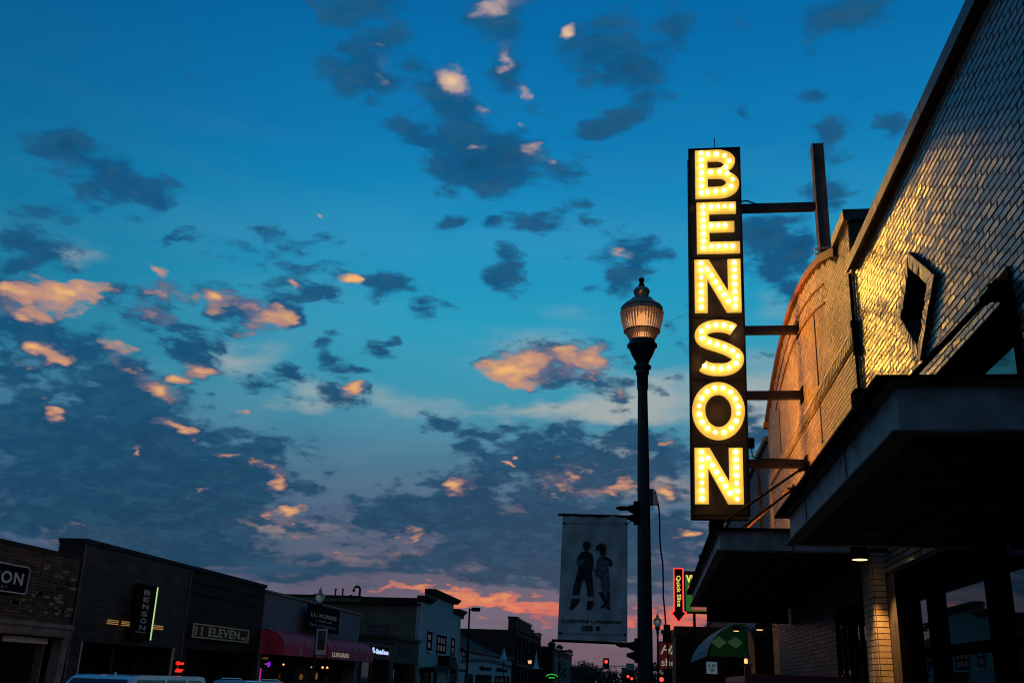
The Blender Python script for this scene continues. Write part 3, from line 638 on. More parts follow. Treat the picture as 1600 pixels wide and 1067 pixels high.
# brick pier between the two shops
pr = MB().box(XR+0.002, XR+0.4, 14.22, 14.86, 0, 3.12).box(XR-0.17, XR, 14.55, 15.25, 0, 3.55).box(XR+0.0, XR+0.3, 13.85, 14.2, 0, 3.12)
pier = pr.build('pier', K['mortar_light'], near_b)
pb = MB(); nn = 0
for r in range(44):
    z = 0.04+r*0.079
    for (xa, xb, yy, zt) in ((XR-0.165, XR-0.005, 14.545, 3.5), (XR+0.01, XR+0.39, 14.215, 3.1), (XR+0.01, XR+0.29, 13.845, 3.1)):
        if z > zt: continue
        st = xa + (0.09 if r % 2 else 0.0)
        cuts = [xa] + ([st] if r % 2 and xb-xa < 0.2 else [xa+(0.13 if r % 2 else 0.26)] if xb-xa > 0.2 else []) + [xb]
        for i in range(len(cuts)-1):
            mb = MB().box(cuts[i]+0.003, cuts[i+1]-0.003, yy-0.014, yy+0.004, z-0.034, z+0.034)
            mb.build('brick', K['cream_brick'], pier); nn += 1
    if z < 3.5:
        for k in range(2): pb.box(XR-0.184, XR-0.166, 14.56+k*0.35, 14.88+k*0.35, z-0.034, z+0.034)
pb.build('brick_side', K['cream_brick'], pier, kind='stuff')
# conduit on the joint between the buildings
cd = thing('conduit', (XR-0.08, 14.93, 3.2), 'thin dark pipe running down the joint between the two brick buildings', 'pipe')
MB().tube([(XR-0.06, 14.93, 3.5), (XR-0.06, 14.93, TOPZ-0.06)], 0.025).build('pipe', K['black'], cd)
MB().box(XR-0.10, XR-0.01, 14.885, 14.965, 6.45, 6.88).build('junction_box', K['black'], cd)
MB().box(XR-0.11, XR-0.01, 14.88, 14.97, 6.9, 7.0).build('clamp', K['black'], cd)

# ------------------------------------------------------------------ right side: cream brick building with the curved parapet
mid_b = thing('brick_building', (5.0, 21.0, 0), 'cream brick building with curved parapet and dentil band, lit orange by the bulb sign', 'building')
ARCH = [(16.05, 8.62), (16.25, 8.72), (17.4, 9.10), (18.4, 9.33), (19.4, 9.50), (20.4, 9.61), (21.2, 9.66), (22.0, 9.64), (23.0, 9.54), (24.0, 9.36), (25.0, 9.12), (26.0, 8.82), (26.75, 8.55), (27.0, 8.50)]
def arch_z(y):
    if y < 16.05: return 8.80
    for (a, za_), (b, zb_) in zip(ARCH, ARCH[1:]):
        if a <= y <= b: return za_+(zb_-za_)*(y-a)/(b-a)
    return 8.45
wm = MB()
outl = [(15.0, 0.0)] + [(15.0, 8.75), (16.05, 8.75)] + [(a, b-0.06) for a, b in ARCH] + [(27.0, 0.0)]
wm.prism(outl, (XR+0.012, 0, 0), (0,1,0), (0,0,1), (1,0,0), 0.32)
w2 = wm.build('wall', K['mortar_light'], mid_b)
def keep_mid(y, z):
    return z < arch_z(y)-0.10 and not (6.72 < z < 6.98)
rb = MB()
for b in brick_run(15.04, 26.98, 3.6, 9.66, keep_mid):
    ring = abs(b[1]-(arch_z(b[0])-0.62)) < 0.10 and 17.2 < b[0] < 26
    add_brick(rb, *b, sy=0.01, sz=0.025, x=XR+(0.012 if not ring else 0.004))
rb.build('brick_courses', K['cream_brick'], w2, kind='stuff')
rb = MB()
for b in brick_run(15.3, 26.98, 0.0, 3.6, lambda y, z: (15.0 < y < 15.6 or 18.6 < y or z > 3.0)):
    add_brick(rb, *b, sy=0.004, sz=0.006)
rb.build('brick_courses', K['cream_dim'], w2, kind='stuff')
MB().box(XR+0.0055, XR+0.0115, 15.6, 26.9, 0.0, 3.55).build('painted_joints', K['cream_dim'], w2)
# two thin projecting rings that follow the curve and a vertical joint
for dz, nm in ((0.50, 'arch_moulding'), (0.86, 'arch_moulding')):
    rg = MB(); L_ = [p for p in ARCH if 17.3 < p[0] < 26]
    for (a, za_), (b, zb_) in zip(L_, L_[1:]):
        rg.prism([(a, za_-dz), (b, zb_-dz), (b, zb_-dz+0.035), (a, za_-dz+0.035)], (XR-0.035,0,0), (0,1,0), (0,0,1), (1,0,0), 0.04)
    rg.build(nm, K['coping2'], mid_b)
MB().box(XR-0.020, XR-0.002, 18.62, 18.68, 5.95, 8.55).build('vertical_joint', K['mortar'], mid_b)
MB().box(XR-0.020, XR-0.002, 24.4, 24.46, 6.6, 8.2).build('vertical_joint', K['mortar'], mid_b)
# dentil band
dn = MB().box(XR-0.055, XR+0.02, 15.04, 26.98, 6.92, 6.98).box(XR-0.02, XR+0.02, 15.04, 26.98, 6.72, 6.74)
dn.build('cornice_band', K['cream_brick'], mid_b)
dn = MB()
for k in range(80): dn.box(XR-0.048, XR+0.012, 15.08+k*0.149, 15.155+k*0.149, 6.745, 6.915)
dn.build('dentil_row', K['cream_brick'], mid_b, kind='stuff')
# orange brown metal coping on the curve, brick pier with cap at the near end
for (a, za_), (b, zb_) in zip(ARCH, ARCH[1:]):
    MB().prism([(a, za_-0.05), (b, zb_-0.05), (b, zb_+0.10), (a, za_+0.10)], (XR-0.07,0,0), (0,1,0), (0,0,1), (1,0,0), 0.5).build('coping', K['coping2'], mid_b)
MB().box(XR-0.10, XR+0.45, 26.85, 27.12, 8.30, 8.46).build('parapet_end_cap', K['coping2'], mid_b)
pc = MB().box(XR+0.012, XR+1.3, 15.02, 16.0, 7.0, 8.72); pier2 = pc.build('parapet_pier', K['mortar'], mid_b)
pq = MB()
for r in range(21):
    z = 7.10+r*0.079
    k = -1
    while k < 5:
        x0 = XR+0.02+k*0.3+(0.15 if r % 2 else 0); x1 = x0+0.288
        if x1 > XR+0.05 and x0 < XR+1.28: pq.box(max(x0, XR+0.02), min(x1, XR+1.29), 15.004, 15.022, z-0.034, z+0.034)
        k += 1
pq.build('brick_side', K['glazed'], pier2, kind='stuff')
MB().box(XR-0.09, XR+1.4, 14.93, 16.04, 8.72, 8.90).build('pier_cap', K['coping'], mid_b)
MB().box(XR+0.34, 9, 15.05, 26.9, 7.3, 7.4).build('roof', K['roofing'], mid_b)
MB().box(8.9, 9.0, 15.05, 27.0, 0, 7.3).build('rear_wall', K['mortar'], mid_b)
MB().box(XR+0.34, 9, 26.9, 27.0, 0, 7.3).build('end_wall', K['mortar_light'], mid_b)
# corner strip at the far end, ground floor openings
MB().box(XR-0.06, XR, 26.7, 26.98, 3.6, 6.7).build('corner_strip', K['cream_brick'], mid_b)
for (a, b) in ((15.75, 16.9), (17.2, 18.4)):
    frame_window(mid_b, '-x', XR-0.01, a, b, 0.1, 2.95, t=0.1, d=0.05, mull=1, name='shop_window')

# ------------------------------------------------------------------ the tall bulb sign
SY = 20.4
def lean(x, z): return x + (z-9.05)*0.0155      # the cabinet leans very slightly toward the wall at its top
sign = thing('blade_sign', (1.48, SY+0.3, 4.87), 'tall dark vertical sign reading BENSON in glowing yellow bulb letters', 'sign')
sx0, sx1 = 0.90, 2.06
def slab(m, x0, x1, y0, y1, z0, z1):
    m.add([(lean(x0,z0),y0,z0),(lean(x1,z0),y0,z0),(lean(x1,z0),y1,z0),(lean(x0,z0),y1,z0),(lean(x0,z1),y0,z1),(lean(x1,z1),y0,z1),(lean(x1,z1),y1,z1),(lean(x0,z1),y1,z1)],
          [(0,3,2,1),(4,5,6,7),(0,1,5,4),(1,2,6,5),(2,3,7,6),(3,0,4,7)]); return m
slab(MB(), sx0+0.015, sx1-0.015, SY+0.03, SY+0.57, 4.88, 13.19).build('cabinet', K['cabinet'], sign)
tr = MB()
for y0, y1 in ((SY, SY+0.05), (SY+0.55, SY+0.60)):
    slab(tr, sx0, sx0+0.03, y0, y1, 4.86, 13.21); slab(tr, sx1-0.03, sx1, y0, y1, 4.86, 13.21)
    slab(tr, sx0+0.03, sx1-0.03, y0, y1, 4.86, 4.90); slab(tr, sx0+0.03, sx1-0.03, y0, y1, 13.17, 13.21)
tr.build('edge_trim', K['black'], sign)
for z in (6.33, 7.72, 9.10, 10.50, 11.86):
    slab(MB(), sx0+0.035, sx1-0.035, SY+0.024, SY+0.03, z-0.004, z+0.004).build('panel_seam', K['black'], sign)
MB().tube([(lean(1.52,13.2), SY+0.3, 13.19), (lean(1.52,13.2), SY+0.3, 13.62)], 0.012, 6).build('lightning_rod', K['black'], sign)
def arc(cx, cy, rx, ry, a0, a1, n=14): return [(cx+rx*math.cos(R(a0+(a1-a0)*i/n)), cy+ry*math.sin(R(a0+(a1-a0)*i/n))) for i in range(n+1)]
def cut_ribbon(path, w):
    P_ = [Vector(p) for p in path]; l, r = [], []
    for i, p in enumerate(P_):
        d = (P_[min(i+1, len(P_)-1)]-P_[max(i-1, 0)]).normalized(); nrm = Vector((-d.y, d.x)); ww = w[i] if isinstance(w, list) else w
        l.append(tuple(p+nrm*ww/2)); r.append(tuple(p-nrm*ww/2))
    return l+r[::-1]
S_ = 0.27
def letter_shapes(ch, w, h):
    s = S_
    if ch == 'B':
        o = [(0,0)] + arc(0.56*w, 0.275*h, 0.44*w, 0.275*h, -90, 68) + arc(0.52*w, 0.765*h, 0.40*w, 0.235*h, -62, 90) + [(0,h)]
        t = s*0.82
        h1 = [(s, 0.79*h)] + arc(0.50*w, 0.70*h, 0.16*w, 0.09*h, 90, -90, 10) + [(s, 0.61*h)]
        h2 = [(s, 0.42*h)] + arc(0.52*w, 0.315*h, 0.19*w, 0.105*h, 90, -90, 10) + [(s, 0.21*h)]
        b = [[(s*.5, h*.08), (s*.5, h*.92)], [(s*1.05, h*.895), (.55*w, h*.895), (.75*w, .83*h), (.79*w, .71*h), (.70*w, .60*h)], [(s*1.25, .515*h), (.56*w, .515*h)],
             [(.74*w, .47*h), (.85*w, .34*h), (.82*w, .20*h), (.66*w, .115*h), (s*.95, .095*h)]]
        return [o, h1, h2], b
    if ch == 'E':
        o = [(0,0),(w,0),(w,.205*h),(s,.205*h),(s,.42*h),(.88*w,.42*h),(.88*w,.61*h),(s,.61*h),(s,.79*h),(.93*w,.79*h),(.93*w,h),(0,h)]
        return [o], [[(s*.5,.08*h),(s*.5,.90*h)], [(s*1.15,.895*h),(.82*w,.895*h)], [(s*1.15,.515*h),(.66*w,.515*h)], [(s*1.15,.10*h),(.82*w,.10*h)]]
    if ch == 'N':
        d = 0.32*w
        o = [(0,0),(s,0),(s,.64*h),(w-s*1.12,0),(w,0),(w,h),(w-s,h),(w-s,.38*h),(s*1.12,h),(0,h)]
        return [o], [[(s*.5,.08*h),(s*.5,.92*h)], [(w-s*.5,.08*h),(w-s*.5,.92*h)], [(s*.98,.80*h),(w-s*1.0,.18*h)]]
    if ch == 'O':
        o = arc(w/2,h/2,w/2,h/2,0,360,40)[:-1]; i = arc(w/2,h/2,w/2-s*0.98,h/2-s*0.95,0,360,32)[:-1]
        return [o, i], [arc(w/2,h/2,w/2-s*.5,h/2-s*.47,8,352,30)]
    if ch == 'S':
        p = arc(.50*w,.73*h,.37*w,.175*h,34,90,6)[:-1] + arc(.46*w,.73*h,.33*w,.175*h,90,215,10) + [(.30*w,.585*h),(.5*w,.53*h),(.66*w,.475*h)] + arc(.55*w,.29*h,.33*w,.19*h,40,-90,12)[1:] + arc(.45*w,.29*h,.36*w,.19*h,-90,-142,6)[1:]
        return [cut_ribbon(p, S_*0.93)], [p[1:-1]]
LET = [('B', 1.05, 2.01, 11.93, 13.11), ('E', 1.07, 1.99, 10.59, 11.80), ('N', 1.01, 1.99, 9.21, 10.42), ('S', .99, 2.01, 7.80, 9.01), ('O', .93, 2.00, 6.42, 7.64), ('N', .97, 1.93, 5.10, 6.24)]
bm_ = MB().lathe([(0.026,0.0),(0.040,0.020),(0.045,0.042),(0.040,0.064),(0.022,0.082)], 0, 0, 10)
bulb_me = bpy.data.meshes.new('bulb'); bulb_me.from_pydata([(p[0], -p[2], p[1]) for p in bm_.v], [], [f[::-1] for f in bm_.f]); bulb_me.materials.append(K['bulb'])
for p in bulb_me.polygons: p.use_smooth = True
bulb_me2 = bulb_me.copy(); bulb_me2.materials[0] = K['bulb_dim']
sroot = root_of(sign)
for side in (0, 1):
    for ch, x0, x1, z0, z1 in LET:
        outs, paths = letter_shapes(ch, x1-x0, z1-z0)
        # far side is the same sign read from the other direction
        def tf(a, b, t, side=side):
            z = z0+b; xx = lean((x0+a) if side == 0 else (x0+x1-x0-a), z)
            return (xx, (SY+0.02-t) if side == 0 else (SY+0.58+t), z)
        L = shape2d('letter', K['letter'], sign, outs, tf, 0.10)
        n_ = MB()
        step = 0.172
        for pl in paths:
            ln = [0]
            for a, b in zip(pl, pl[1:]): ln.append(ln[-1]+math.hypot(b[0]-a[0], b[1]-a[1]))
            cnt = max(1, round(ln[-1]/step))
            for k in range(cnt+1):
                d = ln[-1]*k/cnt
                if ch == 'O' and k == cnt: d = ln[-1]*0.9995
                for i in range(len(pl)-1):
                    if ln[i] <= d <= ln[i+1]+1e-9:
                        f = (d-ln[i])/max(1e-9, ln[i+1]-ln[i]); p = (pl[i][0]+(pl[i+1][0]-pl[i][0])*f, pl[i][1]+(pl[i+1][1]-pl[i][1])*f); break
                o = bpy.data.objects.new('bulb', bulb_me2 if random.random() < 0.07 else bulb_me); col.objects.link(o); o.parent = L
                o.location = Vector(tf(p[0], p[1], 0.10)) - sroot
                if side == 1: o.rotation_euler = (0, 0, math.pi)
# arms back to the wall
for z in (11.80, 8.90, 7.45, 5.99):
    x1 = 3.72 if z > 11 else XR
    a = MB(); xs = lean(sx1, z)
    for (y0, y1, zz0, zz1) in ((SY+0.2, SY+0.4, -0.075, -0.06), (SY+0.2, SY+0.4, 0.06, 0.075), (SY+0.205, SY+0.222, -0.06, 0.06), (SY+0.378, SY+0.395, -0.06, 0.06)):
        a.box(xs, x1, y0, y1, z+zz0, z+zz1)
    arm = a.build('support_arm', K['cabinet'], sign)
    if z < 11: MB().box(XR-0.03, XR-0.005, SY+0.12, SY+0.48, z-0.16, z+0.16).build('wall_plate', K['black'], arm)
MB().tube([(lean(sx1, 11.9)-0.02, SY+0.3, 11.98), (2.25, SY+0.3, 12.0), (2.45, SY+0.3, 11.91), (3.7, SY+0.3, 11.9)], 0.018, 6).build('power_cable', K['rubber'], sign)
MB().box(sx1+0.01-0.05, sx1+0.10, SY+0.2, SY+0.34, 6.32, 6.52).build('junction_box', K['black'], sign)
MB().tube([(2.10, SY+0.27, 6.34), (2.11, SY+0.27, 6.15), (2.22, SY+0.27, 6.08), (2.5, SY+0.27, 6.09), (3.15, SY+0.27, 6.07)], 0.014, 6).build('power_cable', K['rubber'], sign)
# steel post behind the parapet with a raking brace
post = thing('steel_post', (3.85, SY+0.2, 7.4), 'dark steel post rising behind the curved parapet to hold the top arm of the sign', 'post')
ps = MB()
ps.box(3.72, 3.735, SY+0.05, SY+0.35, 7.4, 13.28); ps.box(3.945, 3.96, SY+0.05, SY+0.35, 7.4, 13.28); ps.box(3.735, 3.945, SY+0.19, SY+0.21, 7.4, 13.28); ps.box(3.735, 3.945, SY+0.06, SY+0.08, 7.4, 13.26)
ps.build('column', K['steel'], post)
bc = MB(); bc.tube([(3.84, SY+0.5, 10.9), (4.35, SY+0.5, 9.0), (4.9, SY+0.5, 7.4)], 0.09, 4); bc.build('brace', K['coping'], post)
for k in range(4): MB().tube([(3.60+0.0, SY+0.04, 10.3+k*0.12), (4.0, SY+0.04, 10.34+k*0.12)], 0.022, 6).build('strap', K['steel_face'], post)

# ------------------------------------------------------------------ canopies
def canopy(loc, x0, x1, y0, y1, z0, z1, label, lights):
    c = thing('canopy', loc, label, 'canopy', 'steel canopies over the shop fronts')
    m = MB()
    m.box(x0+0.055, x0+0.065, y0+0.06, y1-0.06, z0+0.012, z1-0.012)          # outer web
    m.box(x0+0.065, x1, y0+0.055, y0+0.065, z0+0.012, z1-0.012)              # near web
    m.box(x0+0.065, x1, y1-0.065, y1-0.055, z0+0.012, z1-0.012)              # far web
    m.build('fascia', K['steel_face'], c)
    f = MB()
    for (a, b) in ((z0, z0+0.012), (z1-0.012, z1)):
        f.box(x0, x0+0.13, y0, y1, a, b); f.box(x0+0.13, x1, y0, y0+0.13, a, b); f.box(x0+0.13, x1, y1-0.13, y1, a, b)
    f.build('flange', K['steel'], c)
    MB().box(x0-0.07, x0+0.10, y0-0.04, y1+0.12, z1+0.002, z1+0.028).box(x0+0.10, x1, y0-0.04, y0+0.13, z1+0.002, z1+0.028).build('drip_edge', K['black'], c)
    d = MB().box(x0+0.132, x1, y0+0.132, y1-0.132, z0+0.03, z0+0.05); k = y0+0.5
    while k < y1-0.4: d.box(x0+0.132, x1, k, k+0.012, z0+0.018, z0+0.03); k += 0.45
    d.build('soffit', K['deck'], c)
    MB().box(x0+0.10, x1, y0+0.132, y1-0.132, z1-0.03, z1-0.014).build('deck', K['steel'], c)
    k = y0+1.6
    while k < y1-0.5: MB().box(x0+0.048, x0+0.056, k, k+0.03, z0+0.013, z1-0.013).build('splice_plate', K['steel'], c); k += 1.9
    MB().box(x0+1.05, x0+1.075, y0+0.047, y0+0.056, z0+0.013, z1-0.013).build('splice_plate', K['steel'], c)
    bt = MB(); k = y0+0.3
    while k < y1-0.2:
        bt.box(x0+0.045, x0+0.055, k, k+0.022, z0+0.05, z0+0.072).box(x0+0.045, x0+0.055, k, k+0.022, z1-0.075, z1-0.053); k += 0.5
    for k in range(5): bt.box(x0+0.2+k*0.38, x0+0.222+k*0.38, y0+0.045, y0+0.055, z1-0.075, z1-0.053)
    bt.build('bolt_heads', K['steel_face'], c, kind='stuff')
    MB().tube([(x0+0.9, y0+0.2, z0+0.0), (x0+0.9, y1-0.3, z0+0.0)], 0.014, 6).build('soffit_conduit', K['black'], c)
    for (x, y) in lights:
        MB().lathe([(0.07, z0+0.008), (0.085, z0+0.012), (0.085, z0+0.03)], x, y, 16).build('recessed_fixture', K['black'], c)
    return c

c1 = canopy((2.2, 7.8, 2.93), 1.30, XR-0.11, 5.45, 10.1, 2.935, 3.215, 'nearest steel canopy jutting over the pavement, hung on rods from the glazed brick wall', [(1.9, 9.1), (2.0, 7.5), (2.0, 6.2)])
def lug(x, y, z, s=0.06): return MB().box(x-s, x+s, y-s*0.3, y+s*0.3, z, z+2.2*s)
def anchor(parent, y, z, x=XR, s=0.11):
    m = MB().box(x-0.03, x-0.004, y-s, y+s, z-s*1.1, z+s*1.1).box(x-0.16, x-0.03, y-0.02, y+0.02, z-0.07, z+0.06)
    return m.build('wall_anchor', K['black'], parent)
def rod(parent, p, q, r=0.022, m='black'):
    p, q = Vector(p), Vector(q); d = (q-p)
    a = MB().tube([p, p+d*0.02, p+d*0.03, p+d*0.93, p+d*0.94, q], [r*1.0, r*1.8, r, r, r*1.9, r*1.9], 8)
    return a.build('tie_rod', K[m], parent)
anchor(c1, 8.80, 5.06, s=0.15)
MB().box(XR-0.14, XR-0.035, 8.70, 8.90, 4.98, 5.12).build('bracket', K['black'], c1)
rod(c1, (1.50, 8.8, 3.42), (XR-0.12, 8.8, 5.05), 0.026)
lug(1.48, 8.8, 3.24).build('rod_lug', K['black'], c1)
MB().box(1.42, 1.56, 6.90, 7.05, 3.24, 3.60).build('rod_lug', K['black'], c1)
MB().box(1.36, 1.46, 9.85, 9.97, 3.24, 3.46).build('rod_lug', K['black'], c1)
c2 = canopy((2.1, 19.8, 3.43), 0.93, XR-0.03, 14.55, 25.2, 3.44, 3.73, 'farther steel canopy under the tall bulb sign, held by three slanting rods', [(2.3, 17.5), (2.3, 21.5)])
MB().box(0.86, 1.06, 14.75, 15.1, 3.762, 3.90).build('rod_lug', K['black'], c2)
for y in (19.0, 22.2): MB().box(0.90, 1.02, y, y+0.2, 3.762, 3.93).build('rod_lug', K['black'], c2)
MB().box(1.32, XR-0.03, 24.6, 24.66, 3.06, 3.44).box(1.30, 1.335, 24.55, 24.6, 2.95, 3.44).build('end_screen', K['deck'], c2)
anchor(c2, 20.4, 5.86); anchor(c2, 22.7, 5.82)
rod(c2, (1.0, 15.0, 3.86), (XR-0.12, 20.4, 5.86), 0.024)
rod(c2, (1.0, 22.3, 3.90), (XR-0.12, 22.7, 5.82), 0.024, 'coping2')
rod(c2, (1.0, 19.1, 3.90), (XR-0.02, 20.75, 5.70), 0.024)

# hanging and wall downlights
def downlight(loc, label, r=0.115, h=0.20, power=6, cone=70):
    x, y, z = loc
    t = thing('downlight', loc, label, 'light', 'lit downlights beside the brick piers')
    MB().lathe([(r, z), (r, z+h), (r*0.3, z+h+0.01)], x, y, 20).build('housing', K['black'], t, True)
    MB().lathe([(r*0.84, z-0.004), (r*0.84, z+0.003)], x, y, 20).build('lens', K['lens_hot'], t)
    MB().box(x, XR-0.02, y-0.03, y+0.03, z+h*0.5, z+h*0.7).build('bracket', K['black'], t)
    l = bpy.data.lights.new('lamp_beam', 'SPOT'); l.energy = power; l.spot_size = R(cone); l.spot_blend = 0.5; l.color = (1.0, 0.62, 0.22); l.shadow_soft_size = 0.05
    o = bpy.data.objects.new('lamp_beam', l); col.objects.link(o); o.parent = t; o.location = (0, 0, -0.02)
    return t
downlight((2.80, 14.15, 3.30), 'black cylinder downlight nearest the camera, glowing beside the cream brick pier', power=170, cone=84)
downlight((2.78, 27.4, 3.06), 'small glowing downlight farther along the shop fronts, right one of the distant pair', 0.10, 0.15, 14, 60)
downlight((2.78, 34.8, 3.40), 'small glowing downlight above the green awning end, left one of the distant pair', 0.11, 0.15, 9, 55)

# ------------------------------------------------------------------ shops farther along the right side
K['pier_far'] = glazed_mat('dull_cream_brick', (0.26, 0.20, 0.15), 0.5, 0.1, 0.3)
far_r = thing('clapboard_building', (5.0, 36.0, 0), 'blue grey clapboard building just beyond the curved brick parapet', 'building')
MB().box(XR+0.02, 9, 27.05, 45.0, 3.4, 7.98).box(XR+0.5, 9, 27.05, 45, 0, 3.4).build('wall', K['siding_blue'], far_r)
for k in range(36):
    z = 3.45+k*0.125
    MB().prism([(0, 0), (0.022, 0), (0.004, 0.125), (0, 0.125)], (XR+0.018, 27.05, z), (-1,0,0), (0,0,1), (0,1,0), 17.95).build('board', K['siding_blue'], far_r)
MB().box(XR-0.10, XR+0.3, 27.13, 45.1, 7.98, 8.12).build('coping', K['coping'], far_r)
MB().tube([(XR-0.05, 29.3, 3.4), (XR-0.05, 29.3, 7.2), (XR-0.05, 29.7, 8.0)], 0.045, 6).build('drainpipe', K['red_brick'], far_r)
for y in (27.8, 35.0): MB().box(XR-0.03, XR+0.16, y-0.16, y+0.16, 0, 3.4).build('pier', K['pier_far'], far_r)
for (a, b) in ((28.1, 30.2), (30.8, 32.9), (33.5, 35.3), (36, 44.5)): frame_window(far_r, '-x', XR+0.2, a, b, 0.1, 3.3, t=0.12, d=0.1, mull=1, name='shop_window')
aw = thing('awning', (2.4, 38.0, 2.5), 'green awning with pale side and two mint diamonds above a shop on the right', 'awning')
prof = [(3.18, 3.72), (2.75, 3.70), (2.35, 3.52), (2.0, 3.20), (1.78, 2.85), (1.68, 2.45)]
# near face is flat green canvas; the curved street side is pale
ng = MB().add([(1.95, 36.0, 2.62)] + [(x+0.08, 36.0, z-0.02) for x, z in prof[::-1][2:]] + [(3.18, 36.0, 2.62)], [(0,1,2,3,4,5)]); ng.build('end_panel', K['green_awn'], aw)
cs = MB()
pp = [(3.0,3.72),(2.55,3.66),(2.1,3.40),(1.72,3.05),(1.50,2.72),(1.42,2.45)]
qq = [(3.18,3.70),(2.75,3.66),(2.35,3.45),(2.05,3.12),(1.92,2.85),(1.88,2.62)]
for i in range(5):
    cs.add([(pp[i][0],38.6,pp[i][1]),(pp[i+1][0],38.6,pp[i+1][1]),(qq[i+1][0],35.99,qq[i+1][1]),(qq[i][0],35.99,qq[i][1])], [(0,1,2,3)])
cs.build('curved_side', K['white_canvas'], aw)
for x in (2.28, 2.83): MB().prism([(-0.26, 0), (0, -0.2), (0.26, 0), (0, 0.2)], (x, 35.99, 3.08), (1,0,0), (0,0,1), (0,-1,0), 0.012).build('diamond', K['mint'], aw)
cl_ = thing('hanging_sign', (2.02, 36.2, 2.05), 'small pale blue square sign with dark digits hanging under the green awning', 'sign')
MB().box(1.85, 2.21, 36.2, 36.24, 2.05, 2.44).build('panel', K['pale_blue'], cl_)
lettering('E 10\n101', 'lettering', K['black'], cl_, (1.92, 36.19, 2.12), '-y', 0.23, 0.26, 0.01, 0.02)
MB().tube([(1.9, 36.22, 2.44), (1.9, 36.22, 2.64)], 0.01, 5).tube([(2.15, 36.22, 2.44), (2.15, 36.22, 2.64)], 0.01, 5).build('hanger', K['black'], cl_)
# arrow sign
ar = thing('arrow_sign', (0.85, 32.0, 3.45), 'black downward arrow sign outlined in red neon reading Quick Slice', 'sign')
AP = [(0.72, 5.08), (1.00, 5.08), (0.985, 3.78), (1.08, 3.76), (0.845, 3.46), (0.61, 3.76), (0.705, 3.78)]
MB().prism(AP, (0, 32.16, 0), (1,0,0), (0,0,1), (0,-1,0), 0.14).build('cabinet', K['black'], ar)
nt_ = MB(); c_ = Vector((0.85, 0, 4.3))
for i in range(7):
    a, b = AP[i], AP[(i+1) % 7]; nt_.tube([(a[0], 32.0, a[1]), (b[0], 32.0, b[1])], 0.020, 6)
nt_.build('neon_outline', K['neon_red'], ar)
lettering('Quick Slice', 'lettering', K['neon_yellow'], ar, (0.775, 32.01, 4.86), '-y', 0.93, 0.15, 0.015, 0.012, u=(0.01, 0, -1), v=(1, 0, 0.01))
MB().box(1.0, XR, 32.05, 32.11, 4.9, 4.96).build('arm', K['black'], ar)
gs = thing('projecting_sign', (1.5, 33.0, 3.8), 'green projecting sign with yellow letters and a small PARKING panel behind the canopy edge', 'sign')
MB().box(1.10, 1.80, 33.0, 33.25, 3.82, 5.06).build('cabinet', K['green_sign'], gs)
fr = MB().box(1.06, 1.10, 32.98, 33.27, 3.81, 5.11).box(1.10, 1.84, 32.98, 33.27, 5.06, 5.11).box(1.10, 1.84, 32.98, 33.27, 3.81, 3.86).box(1.80, 1.84, 32.98, 33.27, 3.86, 5.06)
fr.build('frame', K['black'], gs)
lettering('VI', 'lettering', K['neon_yellow'], gs, (1.12, 32.985, 4.75), '-y', 0.22, 0.24, 0.015, 0.03)
lettering('Sw', 'lettering', K['neon_yellow'], gs, (1.15, 32.985, 4.44), '-y', 0.30, 0.22, 0.015, 0.02, 0.3)
MB().tube([(1.18, 32.97, 4.60), (1.30, 32.97, 4.68), (1.34, 32.97, 4.55), (1.24, 32.97, 4.50)], 0.018, 5).build('red_swash', K['neon_red'], gs)
MB().box(1.28, 1.79, 32.95, 32.99, 3.88, 4.02).build('parking_panel', K['parking'], gs)
lettering('PARKING', 'lettering', K['pale_red'], gs, (1.31, 32.945, 3.91), '-y', 0.45, 0.08, 0.008, 0.01)
MB().box(1.84, XR, 33.08, 33.16, 4.3, 4.4).build('arm', K['black'], gs)
# brown brick shop standing forward, and the shoe sign beyond it
bb = thing('brick_building', (2.2, 48.0, 0), 'narrow dark brown brick shop end with a capped top beside the shoe sign', 'building')
MB().box(1.03, 3.2, 45.0, 52.0, 0, 3.75).build('wall', K['brown_brick'], bb)
MB().box(0.99, 3.2, 44.95, 52.0, 3.752, 4.06).build('cap', K['brown'], bb)
rb2 = thing('brick_building', (6, 60, 0), 'long dark brick row of shops farther down the right side of the street', 'building')
MB().box(XR, 9, 45.3, 75, 0, 4.9).build('wall', K['brown_brick'], rb2)
MB().box(XR-0.1, 9, 45.3, 75, 4.902, 5.05).build('coping', K['coping'], rb2)
MB().box(1.72, 1.80, 42.5, 43.3, 0.0, 5.0).tube([(1.76, 42.5, 4.0), (1.76, 42.4, 0.0)], 0.05, 6).build('downpipe', K['black'], rb2)
rb3 = thing('shop_building', (6, 100, 0), 'distant low shop row at the far right end of the street', 'building')
MB().box(XR-0.5, 10, 75.2, 130, 0, 4.2).build('wall', K['taupe'], rb3)
for k in range(6): frame_window(rb3, '-x', XR-0.5, 77+k*8, 82+k*8, 0.4, 3.0, t=0.15, name='shop_window')
hs = thing('projecting_sign', (1.1, 60.0, 2.5), 'dark red sign with cream script letters partly hidden behind the brown brick shop end', 'sign')
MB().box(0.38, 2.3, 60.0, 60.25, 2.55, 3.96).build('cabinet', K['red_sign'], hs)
MB().box(0.34, 2.34, 60.02, 60.23, 3.962, 4.02).box(0.34, 2.34, 60.02, 60.23, 2.49, 2.548).build('frame', K['black'], hs)
lettering('Ha', 'lettering', K['self_glowing_cream_letter'], hs, (0.50, 59.985, 3.32), '-y', 0.92, 0.50, 0.015, 0.012, 0.45)
lettering('shoe', 'lettering', K['self_glowing_cream_letter'], hs, (0.55, 59.985, 2.68), '-y', 1.15, 0.42, 0.015, 0.012)
MB().box(2.3, XR, 60.1, 60.18, 3.3, 3.4).build('arm', K['black'], hs)
